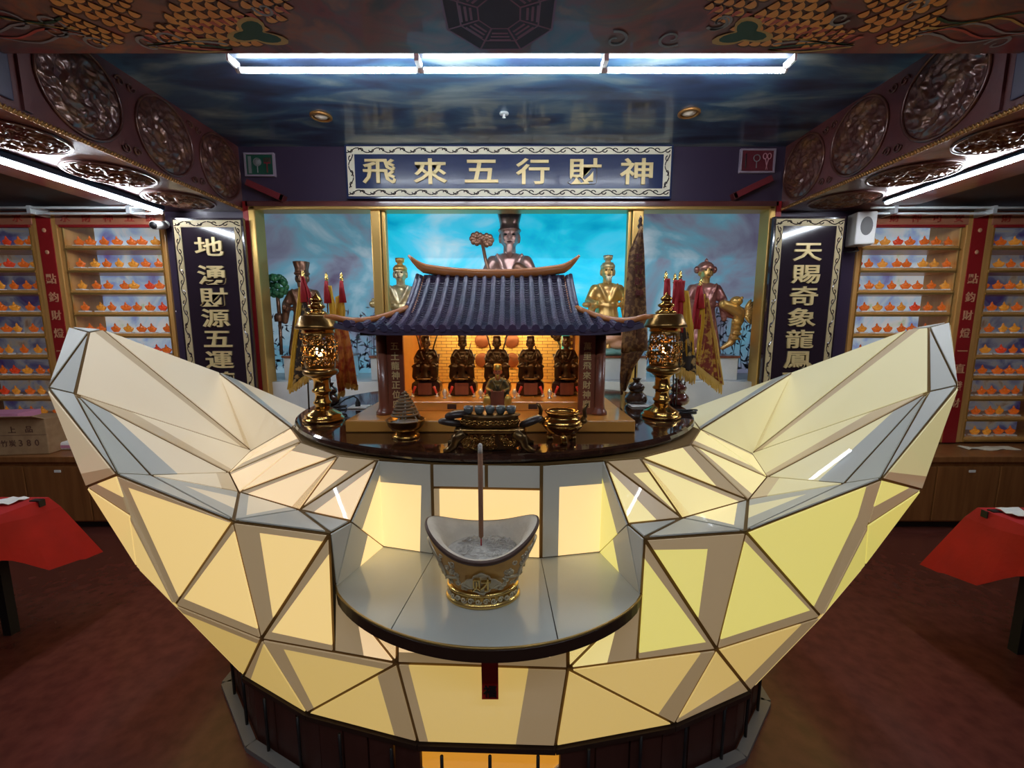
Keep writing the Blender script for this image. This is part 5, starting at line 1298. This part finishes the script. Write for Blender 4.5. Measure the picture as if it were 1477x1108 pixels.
for j in range(30):
    a = 2*math.pi*j/30; c = Vector((.1035*math.cos(a), .1035*.72*math.sin(a), .024)); tx = Vector((-math.sin(a), .72*math.cos(a), 0)).normalized()
    o_.tube([c+tx*q[0]*1.0+Vector((math.cos(a), math.sin(a), 0))*.0015+Vector((0, 0, q[1])) for q in scroll_pts((0, 0), .0095, 1.3, 1 if j % 2 else -1, 0, 10)], .0023, 5)
o_.obj('foot_scrolls', 'burner_silver', t)
sad = lambda a, f: (.052*abs(math.cos(a))**2.2-.012*abs(math.sin(a))**2)*f
def bowl_ring(rx, ry, z, f): return [Vector((rx*math.cos(2*math.pi*i/64), ry*math.sin(2*math.pi*i/64), z+sad(2*math.pi*i/64, f))) for i in range(64)]
def loft(rings, name, m, cap=False):
    b = MB(); n = 64; vs = [v for r in rings for v in r]
    fs = [(i*n+j, i*n+(j+1) % n, (i+1)*n+(j+1) % n, (i+1)*n+j) for i in range(len(rings)-1) for j in range(n)]
    if cap: fs.append(tuple((len(rings)-1)*n+j for j in range(n)))
    b.add(vs, fs, 0, True); return b.obj(name, m, t)
loft([bowl_ring(.092, .066, .044, 0), bowl_ring(.112, .08, .07, .1), bowl_ring(.135, .098, .11, .35), bowl_ring(.152, .112, .15, .7), bowl_ring(.162, .12, .175, .95)], 'bowl', 'burner_gold')
loft([bowl_ring(.1615, .12, .172, .95), bowl_ring(.167, .124, .18, 1), bowl_ring(.166, .123, .187, 1), bowl_ring(.160, .117, .188, 1)], 'rim', 'burner_rim')
loft([bowl_ring(.162, .119, .187, 1), bowl_ring(.15, .108, .184, .95), bowl_ring(.125, .09, .17, .55), bowl_ring(.108, .08, .152, .1), bowl_ring(.102, .076, .14, 0)], 'inner_lip', 'burner_ash')
rings = [bowl_ring(.104, .078, .146, 0)]
for f in (.85, .65, .42, .2, .03):
    rings.append([Vector((v.x*f/1, v.y*f/1, .150+.006*(1-f)+.005*noise.noise(Vector((v.x*f*60, v.y*f*60, 3))))) for v in rings[0]])
loft(rings, 'ash_bed', 'ash', True)
rr = random.Random(8); b = MB()
for j in range(150):
    a = rr.uniform(0, 6.28); q = math.sqrt(rr.random())*.085; l = rr.uniform(.004, .012); e = rr.uniform(0, 3.14)
    x, y = q*math.cos(a)+.01, q*.72*math.sin(a)-.005
    b.tube([(x-l*math.cos(e), y-l*math.sin(e), .157+rr.uniform(0, .003)), (x+l*math.cos(e), y+l*math.sin(e), .157+rr.uniform(0, .003))], .0016, 4)
o = b.obj('ash_crumbs', 'ash', t); tag(o, kind='stuff')
def bowl_pt(a, f):
    """point on the outside of the bowl, f 0 foot .. 1 rim"""
    Rx = .092+(.162-.092)*f**.8; Ry = .066+(.12-.066)*f**.8; z = .044+.131*f
    return Vector((Rx*math.cos(a), Ry*math.sin(a), z+sad(a, .95*f**1.5)))
# raised dragons at both ends, clouds and the medallion
b = MB()
for s in (0, 1):
    P = []
    for j in range(40):
        f = j/39; a = (-.15-1.0*f+.12*math.sin(f*14)) if s == 0 else (math.pi+.15+1.0*f-.12*math.sin(f*14))
        q = bowl_pt(a, .75-.5*f+.16*math.sin(f*9)); P.append(q*1.012)
    b.tube(P, [.0075-.004*j/39 for j in range(40)], 7)
    for j in range(34):
        f = rr.random(); a = (-.1-1.0*f) if s == 0 else (math.pi+.1+1.0*f); c = bowl_pt(a, rr.uniform(.1, .85))*1.01
        tx = Vector((-math.sin(a), math.cos(a), 0))
        b.tube([c+tx*w_[0]+Vector((0, 0, w_[1])) for w_ in scroll_pts((0, 0), rr.uniform(.006, .011), 1.2, rr.choice((-1, 1)), rr.uniform(0, 6), 9)], .0024, 5)
for a, f in ((-2.15, .6), (-1.0, .6), (-2.0, .2), (-1.15, .2), (-1.57, .08)):
    c = bowl_pt(a, f)*1.008
    for j in range(5): b.ell(c+Vector((.008*math.cos(j*1.26), 0, .006*math.sin(j*1.26))), (.006, .004, .005), 0, 8, 5)
b.obj('dragon_relief', 'burner_silver', t)
med = MB(); c = bowl_pt(-math.pi/2, .42); tilt = .34
def medp(x, z, d): return Vector((x, c.y-.004-d+math.sin(tilt)*-z*1.15, c.z+z))
pts = []
for j in range(48):
    a = 2*math.pi*j/48; r = .036*(1+.16*math.cos(4*a)+.05*math.cos(12*a)); pts.append((r*1.28*math.cos(a), r*math.sin(a)))
med.add([medp(x, z, 0) for x, z in pts]+[medp(x, z, .004) for x, z in pts]+[medp(x*.86, z*.86, .004) for x, z in pts]+[medp(x*.84, z*.84, .001) for x, z in pts],
        [(i+48*r, (i+1) % 48+48*r, (i+1) % 48+48*r+48, i+48*r+48) for r in range(3) for i in range(48)]+[tuple(144+i for i in range(48))], 0)
mo = med.obj('medallion', 'burner_silver', t)
text_char('财', medp(0, 0, .004), .052, 'gilt', t, .01, fat=.0, rot=(.37, 0, 0))
# incense stick
pa = (t.location.x-.005, t.location.y, .833+.15)
zt_ = at(692, 640, pa[1]).z
s_ = thing('incense_stick', 'thick brown incense stick with ash tip standing in the ingot burner', 'incense', pa)
L_ = zt_-pa[2]
b = MB(); b.tube([(0, 0, -.01), (0, 0, .045)], .0022, 8); b.obj('red_core', 'incense_red', s_)
b = MB(); b.tube([(0, 0, .04), (0, 0, .048), (0, 0, L_-.03)], [.003, .0078, .0078], 12); b.obj('stick', 'incense_brown', s_)
b = MB(); b.tube([(0, 0, L_-.031), (0, 0, L_-.004), (0.001, 0, L_)], [.0077, .0068, .004], 12); b.obj('ash_tip', 'ash', s_)
# ================================================================== BANNERS, VASES, SOCKETS
mat('flag_yellow', (.72, .42, .035), .7, bump=(60, .2)); mat('flag_red', (.42, .012, .02), .7, bump=(60, .2)); mat('flag_brocade', (.25, .035, .02), .6, var=(34, (.6, .33, .06), .48, .56)); mat('flag_dark', (.03, .02, .018), .6, var=(34, (.5, .33, .12), .53, .6))
mat('flag_orange', (.6, .22, .04), .65, var=(26, (.4, .06, .02), .45, .6)); mat('fringe_gold', (.72, .45, .1), .6); mat('banner_brown', (.13, .055, .025), .65, var=(40, (.32, .17, .06), .48, .58))
def cloth(name, left, right, Y, m, parent, amp=.012, waves=2.2, org=None, nu=10, nv=16):
    """cloth between two edge lines given at depth Y, rippled in depth"""
    def samp(line, f):
        f *= len(line)-1; i = min(int(f), len(line)-2); a, c = at(*line[i], Y), at(*line[i+1], Y); return a+(c-a)*(f-i)
    b = MB(); vs = []
    for j in range(nv+1):
        l, r = samp(left, j/nv), samp(right, j/nv)
        for i in range(nu+1):
            q = l+(r-l)*(i/nu); q = q+Vector((0, amp*math.sin(waves*2*math.pi*i/nu+j*.2)*(.3+.7*j/nv), 0)); vs.append(q-org)
    b.add(vs, [(j*(nu+1)+i, j*(nu+1)+i+1, (j+1)*(nu+1)+i+1, (j+1)*(nu+1)+i) for j in range(nv) for i in range(nu)], 0, True)
    o = b.obj(name, m, parent); o.modifiers.new('thick', 'SOLIDIFY').thickness = .004; return o
def fringe(a, c, ln, Y, parent, org, n=26, name='fringe'):
    b = MB(); rr = random.Random(n)
    A, B_ = at(*a, Y)-org, at(*c, Y)-org
    for i in range(n):
        q = A+(B_-A)*(i+.5)/n; dx = rr.uniform(-.004, .004); l = ln*rr.uniform(.85, 1.1)
        b.tube([q+Vector((0, -.004, .003)), q+Vector((dx*.4, -.006, -l*.5)), q+Vector((dx, -.004, -l))], [.0042, .005, .0035], 4)
    o = b.obj(name, 'fringe_gold', parent); return o
def flag(label, tip, foot, Y, pieces, fr=None, wrap=True):
    a, c = at(*tip, Y), at(*foot, Y); c.z = TZ+.002
    t = thing('temple_flag', label, 'flag', c, 'pennants on the altar'); org = c
    d = a-c
    b = MB(); b.tube([(0, .012, 0), d+Vector((0, .012, -.03))], .0045, 8); b.obj('pole', 'gourd_dark', t)
    b = MB(); b.lathe([(.006, -.055), (.011, -.048), (.006, -.04), (.012, -.03), (.006, -.022), (.009, -.014), (0, .004)], 12, d+Vector((0, .012, 0))); b.obj('spear_tip', 'gilt', t)
    if wrap:
        b = MB(); b.tube([d+Vector((0, .006, -.045)), d+Vector((.002, .0, -.09)), d+Vector((.006, -.002, -.16))], [.009, .014, .02], 10); b.obj('red_wrap', 'flag_red', t)
    for nm, l, r, m in pieces: cloth(nm, l, r, Y, m, t, org=org)
    for f_ in (fr or ()): fringe(*f_[:2], f_[2], Y, t, org, f_[3])
    return t
flag('dark gold-bordered pennant with fringe left of the left brass lamp', (435, 390), (444, 588), 2.22,
     [('dark_cloth', [(436, 424), (428, 480), (421, 556)], [(446, 430), (462, 490), (468, 522)], 'flag_dark'), ('gold_border', [(431, 414), (424, 480), (416, 562)], [(437, 416), (431, 480), (423, 558)], 'flag_yellow'),
      ('red_fold', [(434, 398), (437, 420), (444, 440)], [(438, 398), (447, 425), (452, 445)], 'flag_red')], [((417, 558), (468, 524), .042, 30)])
flag('yellow and orange pennant with red wrap, first behind the left brass lamp', (469, 393), (476, 588), 2.30,
     [('yellow_fold', [(472, 412), (473, 440), (478, 470)], [(478, 412), (483, 445), (485, 470)], 'flag_yellow'), ('brocade', [(473, 465), (480, 520), (489, 572)], [(488, 465), (495, 520), (497, 566)], 'flag_orange')], [((488, 568), (498, 563), .03, 8)])
flag('yellow and orange pennant with red wrap, second behind the left brass lamp', (491, 393), (488, 588), 2.34,
     [('yellow_fold', [(484, 428), (482, 450), (484, 470)], [(495, 424), (497, 450), (497, 470)], 'flag_yellow'), ('brocade', [(484, 465), (489, 520), (497, 555)], [(499, 460), (508, 510), (516, 556)], 'flag_orange')], [((494, 552), (517, 556), .03, 14)])
flag('red pennant right behind the right brass lamp', (962, 391), (966, 588), 2.24, [('red_cloth', [(959, 402), (957, 440), (956, 470)], [(966, 402), (968, 440), (970, 470)], 'flag_red')])
flag('red and yellow pennant with dark fringed end beside the right brass lamp', (983, 390), (976, 588), 2.26,
     [('red_fold', [(977, 405), (974, 440), (972, 480)], [(988, 405), (986, 430), (984, 480)], 'flag_red'), ('yellow_strip', [(985, 418), (986, 470), (989, 514)], [(994, 420), (1000, 470), (999, 512)], 'flag_yellow'),
      ('dark_brocade', [(974, 470), (975, 500), (975, 528)], [(988, 470), (1003, 505), (1003, 540)], 'flag_dark')], [((974, 526), (1003, 539), .065, 20)])
flag('long red brocade pennant with gold fringe at the far right of the altar', (1012, 402), (984, 588), 2.36,
     [('red_fold', [(1007, 412), (1001, 440), (997, 475)], [(1013, 412), (1013, 440), (1008, 475)], 'flag_red'), ('yellow_strip', [(1012, 424), (1008, 470), (1004, 522)], [(1018, 424), (1018, 470), (1012, 510)], 'flag_yellow'),
      ('brocade', [(1018, 430), (1012, 480), (1002, 524)], [(1020, 430), (1031, 490), (1040, 553)], 'flag_brocade'), ('gold_border', [(1019, 430), (1029, 490), (1037, 553)], [(1022, 430), (1034, 490), (1042, 555)], 'fringe_gold')], [((1001, 524), (1041, 555), .055, 30)])
flag('slim red pennant between the two other red ones right of the lamp', (975, 394), (972, 588), 2.33, [('red_cloth', [(972, 404), (970, 440), (969, 470)], [(978, 404), (979, 440), (980, 470)], 'flag_red')])
# tall brown ceremonial banner
Y = 2.5; c = at(916, 575, Y); c.z = TZ+.024
t = thing('tall_banner', 'tall narrow brown ceremonial banner with gold writing right of the shrine', 'banner', c)
a = at(925, 312, Y)-c
b = MB(); b.tube([(0, .012, -.02), a+Vector((0, .012, 0))], .006, 8); b.obj('pole', 'gourd_dark', t)
b = MB(); b.lathe([(.008, -.09), (.014, -.08), (.008, -.07), (.017, -.05), (.008, -.035), (.012, -.02), (0, .01)], 12, a+Vector((0, .012, .0))); b.obj('spear_tip', 'gourd_dark', t)
cloth('banner_cloth', [(923, 327), (907, 364), (902, 440), (896, 508)], [(927, 327), (929, 365), (931, 440), (934, 506)], Y, 'banner_brown', t, .015, 1.5, c)
cloth('banner_tail', [(896, 508), (895, 540), (896, 570)], [(930, 506), (914, 530), (902, 562)], Y, 'banner_brown', t, .015, 1.5, c)
for i, ch in enumerate('五行財神'):
    q = at(921+.2*i, 372+17*i, Y-.03)-c; text_char(ch, q, .048, 'batten_red', t, .003)
# gourd vases
def gourd(u, v, h, m, label):
    p = atz(u, v, TZ); k = h/.16
    t = thing('gourd_vase', label, 'vase', p)
    b = MB(); b.lathe([(r*k, z*k) for r, z in ((0, 0), (.04, 0), (.055, .012), (.06, .03), (.052, .052), (.034, .066), (.03, .07), (.04, .08), (.044, .094), (.036, .108), (.022, .116), (.016, .126), (.022, .138), (.026, .142), (.018, .142), (.012, .12), (0, .1))], 28); b.obj('body', m, t)
    b = MB(); b.lathe([(r*k, z*k) for r, z in ((.033, .064), (.037, .068), (.033, .072))], 28); b.obj('waist_band', 'dark_brass', t)
gourd(917, 583, .17, 'gourd_dark', 'dark brown gourd vase right of the shrine'); gourd(977, 584, .17, 'gourd_red', 'reddish gourd vase behind the right brass lamp'); gourd(478, 583, .14, 'gourd_dark', 'dark gourd vase behind the left brass lamp')
for u, v, lab in ((519, 588, 'white floor socket plate with black plug left of the shrine'), (922, 586, 'white floor socket plate right of the shrine')):
    p = atz(u, v, TZ); t = thing('socket_plate', lab, 'socket', p)
    b = MB(); b.bb((-.055, -.045, .001), (.055, .045, .008)); bevel(b.obj('plate', 'white_plastic', t), .003)
    if u < 700:
        b = MB(); b.lathe([(.014, .008), (.014, .03), (.008, .04), (.006, .05)], 12, (-.01, 0, 0)); b.obj('plug', 'black', t)
        b = MB(); b.tube([(-.01, 0, .05), (-.03, -.005, .065), (-.07, -.02, .05), (-.11, -.04, .02), (-.13, -.05, .01)], .004, 8); b.obj('cord', 'black', t)
for u, v, lab in ((489, 596, 'tangled black cord coiled beside the left brass lamp'), (985, 598, 'tangled black cord beside the right brass lamp')):
    p = atz(u, v, TZ); P = []
    for i in range(60):
        f = i/59; a_ = f*2*math.pi*3.5; r = .032+.008*math.sin(f*23); P.append((r*math.cos(a_)*(1.0 if u < 700 else 1.9), r*math.sin(a_)*.8, .006+.03*f*(1 if u < 700 else .4)+.006*math.sin(f*31)))
    b = MB(); b.tube(P, .004, 6); o = b.obj('power_cord', 'black'); o.location = p; tag(o, lab, 'cord')
